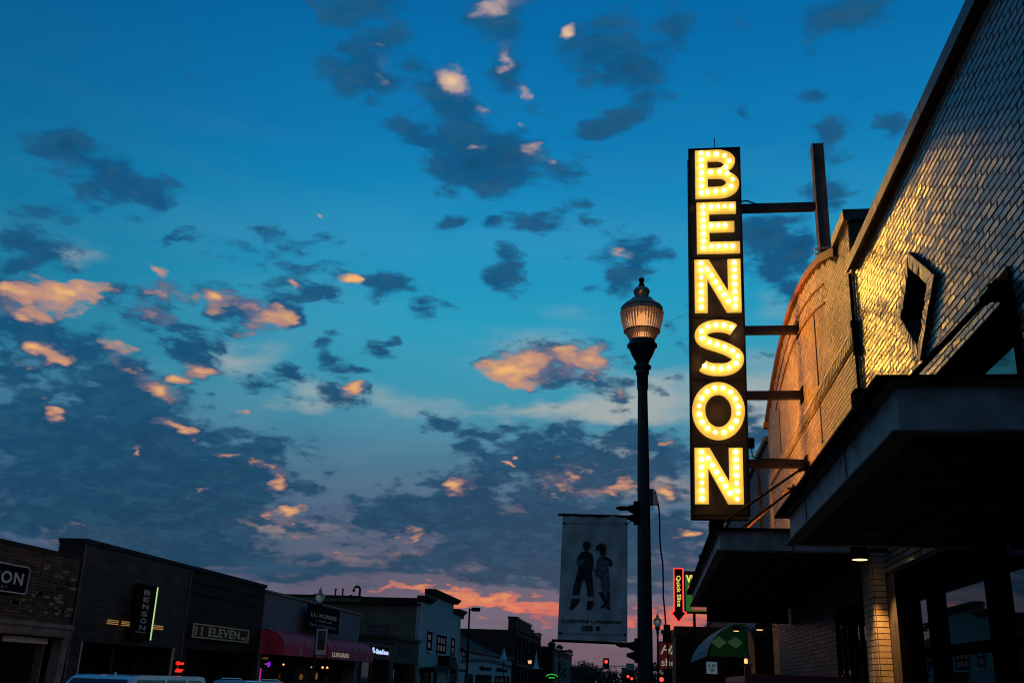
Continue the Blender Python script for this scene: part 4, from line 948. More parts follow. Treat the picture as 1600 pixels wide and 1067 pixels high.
ch_ = thing('chimney_stack', (0.95, 66, 0), 'slim dark stepped pillar standing behind the red shoe sign', 'pillar')
MB().box(0.72, 1.30, 66, 66.6, 0, 4.75).build('shaft', K['brown_brick'], ch_); MB().box(0.62, 1.42, 65.9, 66.7, 4.752, 4.95).box(0.78, 1.2, 66.1, 66.5, 4.952, 5.3).build('cap', K['brown'], ch_)
# maroon fence round the pavement terrace
fe = thing('terrace_fence', (1.3, 10.0, 0), 'glossy maroon steel fence round a pavement terrace at the bottom of the view', 'fence')
fm = MB()
fm.box(0.86, 0.92, 9.97, 10.03, 0, 1.80); fm.box(1.30, 1.35, 9.98, 10.02, 0, 1.70)
fm.box(1.74, 1.80, 9.97, 10.03, 0, 1.75); fm.box(0.86, 0.92, 12.6, 12.66, 0, 1.72)
fm.build('post', K['maroon_paint'], fe)
MB().box(0.92, 1.74, 9.965, 10.035, 1.64, 1.735).build('top_rail', K['maroon_paint'], fe)
MB().box(0.865, 0.935, 10.03, 12.6, 1.62, 1.72).build('top_rail', K['maroon_paint'], fe)
for z in (1.50, 1.30, 1.1, 0.9, 0.6, 0.3):
    MB().box(0.92, 1.74, 9.98, 10.02, z, z+0.05).build('rail', K['maroon_paint'], fe)
    MB().box(0.88, 0.92, 10.03, 12.6, z, z+0.05).build('rail', K['maroon_paint'], fe)
MB().box(0.90, 1.76, 10.05, 10.07, 0.1, 1.62).build('panel', K['maroon_paint'], fe)
fl = thing('terrace_lamp', (0.90, 10.0, 1.80), 'small warm glass lantern on the corner post of the maroon fence', 'lantern')
MB().lathe([(0.05, 1.805), (0.05, 1.82)], 0.89, 10.0, 10).lathe([(0.03, 1.885), (0.01, 1.91)], 0.89, 10.0, 10).build('frame', K['maroon_paint'], fl)
MB().lathe([(0.012, 1.825), (0.018, 1.84), (0.012, 1.87)], 0.875, 9.98, 8).build('flame_bulb', K['warm_lamp'], fl)

# ------------------------------------------------------------------ the street lamp with its banner
K['inner'] = mat('added_warm_glow', (0.6, 0.4, 0.2), 0.5, var=0, emit=(1.0, 0.46, 0.16), estr=1.6)  # weak glow added inside the unlit globe to warm its glass
def street_lamp(x, y, s=1.0, label='', lit=False, small=False):
    t = thing('street_lamp', (x, y, 0), label, 'street lamp', 'acorn street lamps along the street')
    n = 12 if small else 28
    MB().lathe([(0.20,0),(0.20,0.10),(0.15,0.14),(0.13,0.55),(0.105,0.70),(0.085,0.78)], x, y, n).build('base', K['pole'], t, True)
    MB().lathe([(0.066,0.78),(0.060,2.2),(0.050,3.4),(0.042,4.08)], x, y, n, 0.10).build('pole', K['pole'], t)
    MB().lathe([(0.048,4.06),(0.050,4.19),(0.058,4.20),(0.058,4.235),(0.078,4.255),(0.078,4.275),(0.055,4.29),(0.062,4.32),(0.095,4.38),(0.122,4.45),(0.134,4.455),(0.134,4.475),(0.120,4.48),(0.112,4.515)], x, y, n).build('capital', K['pole'], t, True)
    MB().lathe([(0.110,4.517),(0.135,4.56),(0.165,4.62),(0.186,4.70),(0.194,4.765),(0.186,4.815)], x, y, 84 if not small else n, 0.0 if small else 0.035).build('globe', K['amber_lit'] if lit else K['acorn'], t, small)
    if not small:
        MB().lathe([(0.03,4.52),(0.03,4.60),(0.055,4.66),(0.05,4.74),(0.02,4.78)], x, y, 14).build('added_glow_core', K['inner'], t, True)
        for zz in (4.60, 4.78): MB().lathe([(0.163 if zz < 4.7 else 0.196, zz-0.004), (0.165 if zz < 4.7 else 0.197, zz), (0.163 if zz < 4.7 else 0.196, zz+0.004)], x, y, 40).build('band', K['acorn_cap'], t, True)
    MB().lathe([(0.190,4.818),(0.186,4.83),(0.150,4.868),(0.110,4.885),(0.098,4.91),(0.066,4.925)], x, y, n).build('globe_cap', K['acorn_cap'], t, True)
    MB().lathe([(0.064,4.927),(0.055,4.935),(0.072,4.965),(0.076,4.99),(0.062,5.015),(0.036,5.03),(0.030,5.035)], x, y, n).build('upper_bulb', K['acorn_cap'], t, True)
    MB().lathe([(0.034,5.037),(0.022,5.065),(0.014,5.075),(0.024,5.085),(0.026,5.11),(0.014,5.12)], x, y, max(10, n//2)).build('finial', K['black'], t, True)
    return t
lx, ly = -0.05, 8.5
lamp = street_lamp(lx, ly, 1.0, 'tall dark street lamp with a ribbed glass acorn globe, nearest the camera')
for z in (2.98, 1.87):
    m = MB().tube([(lx-0.05, ly, z+0.03), (lx-0.10, ly, z+0.03), (lx-0.14, ly, z+0.035), (lx-0.20, ly, z+0.035), (lx-0.235, ly, z+0.036)], [0.05, 0.035, 0.018, 0.020, 0.006], 8)
    m.tube([(lx-0.05, ly, z-0.045), (lx-0.10, ly, z-0.045), (lx-0.15, ly, z-0.04)], [0.055, 0.03, 0.012], 8)
    m.box(lx-0.085, lx-0.03, ly-0.045, ly+0.045, z-0.10, z+0.09)
    m.build('banner_bracket', K['black'], lamp)
bo = MB().box(lx+0.045, lx+0.085, ly-0.045, ly+0.045, 3.045, 3.175); bo.build('outlet_box', K['steel'], lamp)
MB().add([(lx+0.087, ly-0.04, 3.05), (lx+0.087, ly+0.04, 3.05), (lx+0.087, ly+0.04, 3.18), (lx+0.087, ly-0.04, 3.18), (lx+0.13, ly-0.035, 3.045), (lx+0.13, ly+0.035, 3.045), (lx+0.105, ly+0.035, 3.15), (lx+0.105, ly-0.035, 3.15)],
         [(0,3,2,1),(4,5,6,7),(0,1,5,4),(1,2,6,5),(2,3,7,6),(3,0,4,7)]).build('outlet_cover', K['acorn_cap'], lamp)
cord = thing('power_cord', (0.09, ly, 3.06), 'black cord dangling in the air from the outlet box on the nearest lamp post', 'cord')
pts = [(0.070,3.06),(0.078,3.0),(0.082,2.9),(0.080,2.8),(0.086,2.68),(0.102,2.56),(0.104,2.42),(0.102,2.30),(0.112,2.18),(0.118,2.08),(0.126,1.95),(0.134,1.8),(0.138,1.62),(0.13,1.2),(0.10,0.6),(0.08,0.02)]
MB().tube([(a, ly, b) for a, b in pts], 0.0075, 6).build('cable', K['rubber'], cord, True)
# banner
bn = thing('banner', (-0.46, ly, 1.93), 'grey cloth banner hung from the nearest lamp post, printed with two standing figures', 'banner')
W_, H_ = 24, 40
def bx_(u, v): # u 0..1 left to right, v 0..1 bottom to top
    xl = -0.745+(1-v)*-0.028+0.01; xr = -0.185+(1-v)*-0.008
    x = xl+(xr-xl)*u
    w = 0.010*math.sin(u*9+v*3)*math.sin(math.pi*u) + 0.006*math.sin(u*21-v*11) + 0.004*math.sin(u*5+v*26)
    return (x, ly+w, 1.93+v*1.02)
cm = MB(); cm.add([bx_(i/W_, j/H_) for j in range(H_+1) for i in range(W_+1)], [(j*(W_+1)+i, j*(W_+1)+i+1, (j+1)*(W_+1)+i+1, (j+1)*(W_+1)+i) for j in range(H_) for i in range(W_)])
cm.build('cloth', K['cloth'], bn, True)
MB().tube([(-0.775, ly, 2.955), (lx-0.03, ly, 2.945)], 0.011, 8).build('top_rod', K['black'], bn)
MB().tube([(-0.81, ly, 1.925), (lx-0.03, ly, 1.915)], 0.011, 8).build('bottom_rod', K['black'], bn)
for v in (0.935, 0.055):
    st = MB()
    for i in range(24):
        a, b = bx_(i/24, v), bx_((i+0.8)/24, v); st.box(a[0], b[0], min(a[1], b[1])-0.010, min(a[1],b[1])-0.004, a[2]-0.0015, a[2]+0.0015)
    st.build('hem_seam', K['print_mid'], bn)
for v in (0.935, 0.055):
    for u in (0.03, 0.97):
        p = bx_(u, v); MB().prism([(0.010*math.cos(t*0.785), 0.010*math.sin(t*0.785)) for t in range(8)], (p[0], p[1]-0.006, p[2]), (1,0,0), (0,0,1), (0,-1,0), 0.005).build('grommet', K['black'], bn)
def on_cloth(name, poly, m, lift=0.006, steps=True):
    # polygon in banner units (u, v) with v measured from the bottom; draped just in front of the cloth
    pts_ = []
    for i, p in enumerate(poly):
        q = poly[(i+1) % len(poly)]; n_ = 3
        for k in range(n_): pts_.append((p[0]+(q[0]-p[0])*k/n_, p[1]+(q[1]-p[1])*k/n_))
    yy = max(abs(bx_(a, b)[1]-ly) for a, b in pts_)
    def tf(a, b, t): p = bx_(a, b); return (p[0], p[1]-lift-t, p[2])
    return shape2d(name, m, bn, [pts_], tf, 0.001)
# print: measured on the photograph of the banner (crop 630x1067 px: cloth x 60-535, y 95-1020)
def U(x, y): return ((x-62)/473.0, 1-(y-92)/930.0)
def P_(name, s, m, lift=0.007): return on_cloth(name, [U(*map(float, p.split(','))) for p in s.split()], K[m], lift)
# figure on the left: dark shirt, arms folded, turned up jeans
P_('print_head', '222,300 240,288 262,292 272,310 268,335 255,355 238,362 224,348 216,325', 'print')
P_('print_torso', '205,378 238,362 262,370 288,392 294,430 292,500 280,515 215,518 188,500 195,470 172,455 180,420 192,392', 'print')
P_('print_legs', '190,505 285,510 290,560 298,640 302,705 262,708 250,630 232,570 215,600 200,700 152,712 160,630 175,560', 'print')
P_('print_cuff', '150,700 204,692 202,716 148,722', 'cloth', 0.010)
P_('print_cuff', '260,706 303,700 304,730 262,738', 'cloth', 0.010)
P_('print_boot', '150,722 206,720 200,748 172,780 150,800 134,795 142,770', 'print')
P_('print_boot', '260,738 302,736 298,775 280,802 254,796 258,765', 'print')
P_('print_arm', '185,425 240,432 270,445 240,462 190,470 176,455', 'print_mid', 0.0095)
# figure on the right: dark hair, pale spotted dress, hand on hip
P_('print_hair', '312,322 350,300 378,318 384,345 370,350 330,348 306,362', 'print')
P_('print_head', '334,348 378,350 380,380 368,398 346,392 334,370', 'print')
P_('print_arm', '368,395 392,405 425,432 432,455 410,478 398,462 404,440 375,420', 'print')
P_('print_arm', '292,500 330,500 390,478 392,486 335,512 295,512', 'print_mid')
P_('print_dress', '340,400 368,402 392,430 398,480 405,540 412,640 400,672 355,662 352,600 345,560 310,545 312,500 318,440', 'print_mid', 0.0065) 
P_('print_leg', '332,665 372,668 392,720 396,760 378,758 352,705', 'print')
P_('print_leg', '388,668 412,664 414,700 410,762 396,760', 'print')
P_('print_shoe', '352,765 385,752 392,768 372,782 350,780', 'print')
P_('print_shoe', '388,770 412,762 418,785 405,795 390,785', 'print')
random.seed(3)
for k in range(46):
    a, b = random.uniform(318, 402), random.uniform(505, 655)
    if a < 345 and b > 560: continue
    r_ = random.uniform(2, 5); P_('print_spot', '%f,%f %f,%f %f,%f' % (a-r_, b, a+r_, b-r_, a+r_*0.6, b+r_*1.3), 'print', 0.0095)
def cloth_text(t, x0, y1, w, h, m, bold=0.0, lift=0.008):
    a = U(x0, y1); b = U(x0+w, y1-h); p, q = bx_(*a), bx_(*b)
    o = lettering(t, 'lettering', K[m], bn, (p[0], ly-0.022, p[2]), '-y', q[0]-p[0], q[2]-p[2], 0.001, bold)
    off = root_of(bn)
    for v_ in o.data.vertices:
        wco = v_.co+off; u_ = (wco.x+0.75)/0.56; vv = (wco.z-1.93)/1.02
        v_.co.y = bx_(u_, vv)[1]-lift-off.y
cloth_text('JOSEPHINE LANGBEHN', 85, 902, 408, 31, 'print', 0.022)
P_('print_badge', '226,914 300,914 300,950 226,950', 'print')
cloth_text('BFF', 236, 944, 54, 24, 'cloth', 0.01, 0.012)
P_('print_roundel', '337,914 350,919 355,932 350,945 337,950 324,945 319,932 324,919', 'print')
MB().tube([(-0.185, ly, 2.88), (-0.165, ly, 2.90), (-0.14, ly, 2.93), (-0.12, ly, 2.95)], 0.004, 5).build('tie_cord', K['black'], bn)

# ------------------------------------------------------------------ left side, first building: brown brick with a rounded sign
def coping_run(parent, x, y0, y1, z, m, ov=0.12, th=0.12, seg=6, depth=0.5):
    L = (y1-y0)/seg
    for k in range(seg): MB().box(x+ov, x-depth, y0+k*L, y0+(k+1)*L-0.012, z, z+th).build('coping', K[m], parent)
b1 = thing('brick_building', (-20, 22, 0), 'brown rough brick building at the far left with a rounded black sign', 'building')
MB().box(XL, -30, 4.0, 24.2, 0, 4.62).box(XL, -30, 24.2, 28.55, 2.72, 4.62).box(XL-0.9, -30, 24.2, 28.55, 0, 2.72).build('wall', K['dark_brick'], b1)
coping_run(b1, XL, 4.0, 28.55, 4.622, 'roofing', 0.03, 0.09, 5)
random.seed(11)
for k in range(46):      # single paler stones that stand a little proud
    y = random.uniform(24.4, 28.2); z = random.choice([2.95+0.085*j for j in range(18)])
    if y < 26.2 and z > 3.25: continue
    MB().box(XL+0.001, XL+0.025, y, y+random.uniform(0.15, 0.42), z+0.006, z+0.079).build('stone', K['stone_light'], b1)
for y in (24.9, 26.6, 28.1): MB().box(XL+0.002, XL+0.012, y, y+0.03, 2.8, 4.6).build('vertical_joint', K['mortar'], b1)
MB().box(XL, XL+0.10, 20.0, 28.62, 2.60, 2.72).box(XL, XL+0.05, 20.0, 28.5, 2.42, 2.60).box(XL-0.02, XL+0.03, 20, 28.4, 2.36, 2.42).build('lintel', K['limestone'], b1)
MB().prism([(28.12, 0), (28.45, 0), (28.62, 2.6), (28.28, 2.3)], (XL-0.3,0,0), (0,1,0), (0,0,1), (1,0,0), 0.32).build('pilaster', K['limestone'], b1)
MB().box(XL-0.3, XL-0.24, 25.85, 27.95, 2.16, 2.33).build('transom_panel', K['white'], b1)
frame_window(b1, '+x', XL-0.6, 25.8, 28.0, 0.1, 2.3, t=0.06, d=0.25, frame=K['limestone'], name='shop_window')
frame_window(b1, '+x', XL-0.6, 22.5, 25.6, 0.1, 2.3, t=0.06, d=0.25, name='shop_window')
s1 = thing('wall_sign', (XL+0.1, 25.0, 3.38), 'rounded black wall sign with white letters, cut by the left edge of the view', 'sign')
def rrect(a0, a1, b0, b1_, r, n=5):
    p = []
    for cx, cy, s in ((a1-r, b0+r, -90), (a1-r, b1_-r, 0), (a0+r, b1_-r, 90), (a0+r, b0+r, 180)): p += arc(cx, cy, r, r, s, s+90, n)
    return p
MB().prism(rrect(22.9, 25.92, 3.38, 4.11, 0.10), (XL+0.04,0,0), (0,1,0), (0,0,1), (1,0,0), 0.08).build('panel', K['black'], s1)
shape2d('border', K['silver'], s1, [rrect(22.9, 25.92, 3.38, 4.11, 0.10), rrect(22.93, 25.89, 3.41, 4.08, 0.08)], lambda a, b, t: (XL+0.121+t, a, b), 0.012)
lettering('BENSON', 'lettering', K['silver'], s1, (XL+0.122, 23.15, 3.60), '+x', 2.52, 0.32, 0.012, 0.02, 0.0, 1.15)
lettering('B R E W E R Y', 'lettering', K['dim_letter'], s1, (XL+0.122, 23.9, 3.475), '+x', 1.15, 0.06, 0.01)
# second building: charcoal brick with the small blade sign
b2 = thing('brick_building', (-20, 32, 0), 'charcoal brick building with a flat top, an amber lamp bar and a small vertical sign', 'building')
MB().box(XL, -17.85, 28.65, 36.15, 2.30, 5.14).box(-17.86, -30, 28.66, 36.15, 2.30, 4.55).box(XL, -30, 28.65, 29.35, 0, 2.3).box(XL, -30, 35.5, 36.15, 0, 2.3).box(XL-1.2, -30, 29.35, 35.5, 0, 2.3).build('wall', K['black_brick'], b2)
coping_run(b2, XL, 28.62, 36.2, 5.142, 'roofing', 0.05, 0.13, 4, 0.88)
MB().box(XL+0.002, XL+0.03, 28.66, 28.69, 0.1, 5.1).build('corner_bead', K['limestone'], b2)
MB().box(XL+0.002, XL+0.03, 36.10, 36.13, 0.1, 5.1).build('corner_bead', K['limestone'], b2)
for y in (29.32, 35.47): MB().box(XL-0.05, XL+0.03, y, y+0.035, 0.1, 2.32).build('opening_trim', K['silver'], b2)
for y in (30.9, 32.9): frame_window(b2, '+x', XL-1.15, y, y+1.9, 0.05, 2.25, t=0.06, name='shop_window')
bs = thing('blade_sign', (XL+0.3, 32.7, 2.45), 'small black vertical sign reading BENSON with a lime neon strip, across the street', 'sign')
MB().box(XL+0.08, XL+0.20, 31.9, 33.20, 2.47, 4.26).build('cabinet', K['black'], bs)
for i, ch in enumerate('BENSON'):
    lettering(ch, 'lettering', K['dim_letter'], bs, (XL+0.203, 32.34, 3.92-i*0.228), '+x', 0.42, 0.165, 0.012, 0.02)
lettering('BREWERY', 'lettering', K['dim_letter'], bs, (XL+0.203, 32.15, 2.70), '+x', 0.7, 0.045, 0.008)
MB().tube([(XL+0.2, 33.24, 2.50), (XL+0.2, 33.24, 4.24)], 0.028, 8).build('neon_strip', K['neon_lime'], bs)
wb = thing('wall_lamp', (XL+0.12, 32.6, 3.0), 'long amber lit bar lamp on the charcoal brick wall behind the small sign', 'lamp')
for k, (a, b) in enumerate(((30.5, 31.16), (31.24, 31.88), (33.3, 34.28))):
    for dz in (0.0, -0.055, -0.11): MB().box(XL+0.06, XL+0.10, a, b, 2.99+dz, 3.01+dz).build('light_tube', K['warm_lamp'] if False else mat('amber_tube', (0.3,0.2,0.08), 0.5, var=0, emit=(1.0,0.55,0.14), estr=0.32) if 'amber_tube' not in bpy.data.materials else bpy.data.materials['amber_tube'], wb)
for y in (31.18, 34.28): MB().box(XL+0.02, XL+0.14, y, y+0.06, 2.88, 3.06).build('clamp', K['black'], wb)
# third building: dark brown brick with the framed sign
b3 = thing('brick_building', (-20, 40, 0), 'dark red brown brick building with a framed sign, next to the grey stucco shop', 'building')
MB().box(XL, -30, 36.2, 43.7, 2.34, 5.14).box(XL, -30, 36.2, 36.6, 0, 2.34).box(XL, -30, 43.3, 43.7, 0, 2.34).box(XL-1.0, -30, 36.6, 43.3, 0, 2.34).build('wall', K['brown_brick'], b3)
coping_run(b3, XL, 36.22, 43.75, 5.142, 'roofing', 0.06, 0.14, 4, 12.9)
MB().box(XL, XL+0.04, 36.3, 43.6, 4.72, 4.80).box(XL, XL+0.04, 36.3, 43.6, 4.35, 4.40).build('brick_band', K['brown_brick'], b3)
for y in (36.8, 39.0, 41.2): frame_window(b3, '+x', XL-0.95, y, y+1.9, 0.05, 2.25, t=0.07, mull=1, name='shop_window')
s3 = thing('wall_sign', (XL+0.1, 39.3, 2.72), 'wide framed sign reading 11 ELEVEN in tan letters on dark brown brick', 'sign')
MB().box(XL+0.05, XL+0.10, 36.60, 42.05, 2.74, 3.26).build('panel', K['brown'], s3)
MB().box(XL+0.10, XL+0.14, 36.60, 42.05, 3.215, 3.26).box(XL+0.10, XL+0.14, 36.60, 42.05, 2.74, 2.785).box(XL+0.10, XL+0.14, 36.60, 36.68, 2.785, 3.215).box(XL+0.10, XL+0.14, 41.97, 42.05, 2.785, 3.215).build('frame', K['gold'], s3)
lettering('11 ELEVEN', 'lettering', K['gold'], s3, (XL+0.102, 36.85, 2.835), '+x', 4.25, 0.33, 0.02, 0.022, 0, 1.15)
lettering('WINE', 'lettering', K['gold'], s3, (XL+0.102, 41.25, 2.835), '+x', 0.6, 0.12, 0.02, 0.01)
on = thing('neon_sign', (XL-0.2, 36.1, 1.5), 'small red neon open sign glowing in a window beside the parked car', 'sign')
lettering('Open', 'lettering', K['neon_open'], on, (XL+0.10, 35.60, 1.72), '+x', 0.62, 0.16, 0.02, 0.02, 0.4)
lettering('door', 'lettering', K['neon_open'], on, (XL+0.10, 35.62, 1.50), '+x', 0.62, 0.16, 0.02, 0.02, 0.4)
MB().box(XL+0.05, XL+0.08, 35.55, 36.28, 1.46, 1.90).build('backing', K['black'], on)
# fourth building: grey stucco with maroon awning
b4 = thing('stucco_building', (-20, 50, 0), 'plain grey stucco shop with a maroon barrel awning along its front', 'building')
MB().box(XL, -30, 43.78, 59.2, 2.5, 4.98).box(XL, -30, 43.78, 44.1, 0, 2.5).box(XL, -30, 58.8, 59.2, 0, 2.5).box(XL-0.8, -30, 44.1, 58.8, 0, 2.5).build('wall', K['stucco'], b4)
coping_run(b4, XL, 43.78, 59.25, 4.982, 'coping', 0.08, 0.10, 5)
for (a, b) in ((44.2, 47.2), (47.4, 50.4), (52.9, 55.4), (55.6, 58.6)): frame_window(b4, '+x', XL-0.75, a, b, 0.1, 2.35, t=0.07, mull=1, frame=K['brown'], name='shop_window')
MB().box(XL-0.75, XL-0.65, 50.6, 52.7, 0.0, 2.3).build('door', K['taupe'], b4)
def barrel_awning(y0, y1, label):
    a = thing('awning', (XL+0.6, (y0+y1)/2, 2.3), label, 'awning', 'maroon barrel awnings on the grey shop')
    P = [(0.0, 3.42), (0.35, 3.38), (0.72, 3.22), (0.95, 3.0), (1.02, 2.80), (1.02, 2.34)]
    n = max(2, int((y1-y0)/1.25)); L = (y1-y0)/n
    for k in range(n):
        ya, yb = y0+k*L, y0+(k+1)*L; m = MB()
        for i in range(4):
            (xa, za_), (xb, zb_) = P[i], P[i+1]; m.add([(XL+xa, ya, za_), (XL+xb, ya, zb_), (XL+xb, yb-0.02, zb_), (XL+xa, yb-0.02, za_)], [(0,1,2,3)])
        m.build('panel', K['maroon'], a)
        MB().tube([(XL+x, ya, z-0.01) for x, z in P[:5]], 0.025, 5).build('rib', K['maroon_paint'], a)
    MB().box(XL+1.0, XL+1.02, y0, y1, 2.34, 2.80).build('valance', K['maroon'], a)
    for y in (y0, y1-0.01): MB().prism([(0.0, 2.34)]+[(x, z) for x, z in P[::-1]], (XL, y, 0), (1,0,0), (0,0,1), (0,1,0), 0.01).build('end_panel', K['maroon'], a)
    return a
A1 = barrel_awning(41.9+2.0, 50.0, 'left part of the maroon awning with a gold crest on its valance')
A2 = barrel_awning(50.4, 59.0, 'right part of the maroon awning with the words LUXURIES on its valance')
def crest(parent, y):
    o = []
    m = MB()
    for (dy, z, r_) in ((0, 2.57, 0.15), (0.13, 2.50, 0.09), (-0.12, 2.47, 0.09), (0.02, 2.70, 0.07)):
        q = [(y+dy+r_*math.cos(t), z+r_*0.9*math.sin(t)) for t in [2*math.pi*i/9 for i in range(9)]]
        for i in range(9):
            if i % 3 != 2: m.tube([(XL+1.03, *q[i]), (XL+1.03, *q[(i+1) % 9])], 0.02, 4)
    m.build('crest', K['gold'], parent)
crest(A1, 46.2); crest(A2, 57.6)
lettering('LUXURIES', 'lettering', K['self_glowing_cream_letter'], A2, (XL+1.022, 51.1, 2.46), '+x', 2.9, 0.22, 0.01, 0.01)
s4 = thing('wall_sign', (XL+0.45, 51.0, 3.6), 'black sign board above the maroon awning with gold capitals and two lines of script', 'sign')
MB().box(XL+0.38, XL+0.46, 48.5, 53.6, 3.68, 4.80).build('panel', K['black'], s4)
MB().box(XL+0.36, XL+0.48, 48.4, 53.7, 4.802, 4.84).box(XL+0.36, XL+0.48, 48.4, 53.7, 3.64, 3.678).build('frame', K['black'], s4)
for y in (49.2, 52.8): MB().box(XL, XL+0.38, y, y+0.06, 4.2, 4.26).build('bracket', K['black'], s4)
lettering('LUXURIES', 'lettering', K['gold'], s4, (XL+0.462, 48.85, 4.29), '+x', 4.2, 0.20, 0.012, 0.02)
lettering('Upscale and', 'lettering', K['dim_letter'], s4, (XL+0.462, 49.7, 4.06), '+x', 2.6, 0.15, 0.01, 0.004, 0.3)
lettering("Women's Superstore", 'lettering', K['dim_letter'], s4, (XL+0.462, 48.8, 3.83), '+x', 4.3, 0.14, 0.01, 0.004)
def glowbit(y, z, m, w=0.12, h=0.12, x=XL-0.55, label='', name='shop_light', cat='light', grp=None, form='ball'):
    t = thing(name, (x, y, z), label, cat, grp)
    if form == 'ring':
        p = arc(y, z, w, h, 0, 360, 12); MB().tube([(x, a, b) for a, b in p], 0.045, 6).build('neon_tube', K[m], t); MB().box(x-0.03, x-0.01, y-w, y+w, z-h, z+h).build('backing', K['black'], t)
    elif form == 'bar':
        MB().tube([(x, y, z-h), (x, y, z+h)], w, 6).build('neon_tube', K[m], t); MB().box(x-0.05, x+0.05, y-w, y+w, z+h, z+h+0.05).build('end_cap', K['black'], t)
    else:
        MB().lathe([(w*0.4, z-h*0.8), (w, z-h*0.3), (w, z+h*0.3), (w*0.4, z+h*0.8)], x, y, 8).build('lamp_shade', K[m], t); MB().tube([(x, y, z+h*0.8), (x, y, z+h*2.4)], 0.015, 5).build('stem', K['black'], t)
    return t
glowbit(45.6, 1.95, 'neon_purple', 0.09, 0.08, XL-0.2, 'small purple neon ring in the window under the left maroon awning', 'neon_sign', 'sign', form='ring')
glowbit(43.3+0.9, 1.45, 'warm_dim', 0.10, 0.18, XL-0.3, 'dim orange lantern at the left end of the grey shop window')
glowbit(44.9, 1.50, 'neon_pink', 0.05, 0.26, XL-0.3, 'thin magenta neon bar standing in the grey shop window', 'neon_sign', 'sign', form='bar')
glowbit(47.8, 1.98, 'warm_lamp', 0.05, 0.05, XL-0.3, 'tiny bright lamp in the middle of the left shop window under the maroon awning')
for yy, lb in ((53.8, 'first of two tiny ceiling lamps close together under the right maroon awning'), (54.6, 'second of two tiny ceiling lamps close together under the right maroon awning, the brighter')): glowbit(yy, 1.95, 'warm_lamp', 0.06, 0.07, XL-0.3, lb)
glowbit(50.2, 1.45, 'warm_dim', 0.10, 0.18, XL-0.2, 'dim orange lamp behind the street lamp post in front of the grey shop')
glowbit(52.6, 1.5, 'warm_dim', 0.08, 0.22, XL-0.2, 'tall dim orange lamp beside the door of the grey shop')
glowbit(45.1, 2.2, 'warm_dim', 0.16, 0.05, XL-0.2, 'flat dim orange ceiling light just above the purple neon ring')

# insurance office, brown shop, white false front house
b5 = thing('shop_building', (-20, 63, 0), 'low black fronted office with a small white backlit name on its fascia', 'building')
MB().box(XL, -30, 59.3, 67.3, 2.6, 3.62).box(XL, -30, 59.3, 59.7, 0, 2.6).box(XL, -30, 66.9, 67.3, 0, 2.6).box(XL-0.7, -30, 59.7, 66.9, 0, 2.6).build('wall', K['black_brick'], b5)
MB().box(XL+0.1, -30, 59.26, 67.34, 3.622, 3.72).build('coping', K['roofing'], b5)
for (a, b) in ((59.9, 62.0), (62.3, 64.4), (64.7, 66.7)): frame_window(b5, '+x', XL-0.65, a, b, 0.1, 2.5, t=0.09, frame=K['taupe'], name='shop_window')
s5 = thing('wall_sign', (XL+0.1, 64.0, 3.0), 'small backlit white sign reading StateFarm on a black fascia', 'sign')
lettering('StateFarm', 'lettering', K['lit_white'], s5, (XL+0.03, 63.15, 2.92), '+x', 3.0, 0.30, 0.04, 0.02)
MB().box(XL+0.001, XL+0.028, 61.9, 66.3, 2.85, 3.35).build('backing', K['black'], s5)
em = MB()
for (a, c) in ((62.1, 3.05), (62.62, 3.05), (62.36, 3.22)):
    em.prism(arc(a+0.1, c-0.02, 0.2, 0.085, 0, 360, 10)[:-1], (XL+0.03,0,0), (0,1,0), (0,0,1), (1,0,0), 0.04)
em.build('emblem', K['lit_white'], s5)
b6 = thing('shop_building', (-20, 71, 0), 'narrow taupe boarded shop with a dark doorway beside the white clapboard house', 'building')
MB().box(XL, -30, 67.4, 74.8, 2.5, 4.0).box(XL, -30, 67.4, 68.0, 0, 2.5).box(XL, -30, 74.2, 74.8, 0, 2.5).box(XL-0.8, -30, 68.0, 74.2, 0, 2.5).build('wall', K['taupe'], b6)
MB().box(XL+0.2, -30, 67.3, 75.1, 4.002, 4.2).build('coping', K['brown'], b6)
MB().box(XL+0.01, XL+0.05, 69.2, 73.2, 3.05, 3.5).build('panel', K['brown'], b6)
frame_window(b6, '+x', XL-0.75, 68.3, 73.9, 0.05, 2.4, t=0.1, mull=2, name='shop_window')

h7 = thing('clapboard_house', (-22, 83, 0), 'white clapboard two storey building with a stepped false front and three narrow upper windows', 'building')
FF = [(75.3, 0.0), (75.3, 6.95), (77.7, 7.05), (77.9, 7.75), (88.0, 7.75), (88.2, 7.0), (91.3, 7.0), (91.3, 0.0)]
MB().prism(FF, (XL-0.35,0,0), (0,1,0), (0,0,1), (1,0,0), 0.34).build('wall', K['siding'], h7)
MB().box(XL-0.35, -30, 75.3, 91.2, 0, 6.75).build('side_wall', K['siding_tan'], h7)
for k in range(47):
    z = 2.45+k*0.113; ya, yb = (75.32, 91.28) if z < 6.85 else (77.95, 87.95)
    MB().prism([(0, 0), (0.035, 0), (0.008, 0.113), (0, 0.113)], (XL-0.012, ya, z), (1,0,0), (0,0,1), (0,1,0), yb-ya).build('board', K['siding'], h7)
for k in range(34):
    z = 2.6+k*0.125
    if z < 6.7: MB().prism([(0, 0), (0.03, 0), (0.006, 0.125), (0, 0.125)], (-30, 75.302, z), (0,-1,0), (0,0,1), (1,0,0), 12.6).build('side_board', K['siding_tan'], h7)
MB().box(XL-0.02, XL+0.06, 75.22, 75.40, 2.4, 6.95).build('corner_board', K['white'], h7)
MB().box(XL-0.02, XL+0.06, 91.2, 91.36, 2.4, 6.95).build('corner_board', K['white'], h7)
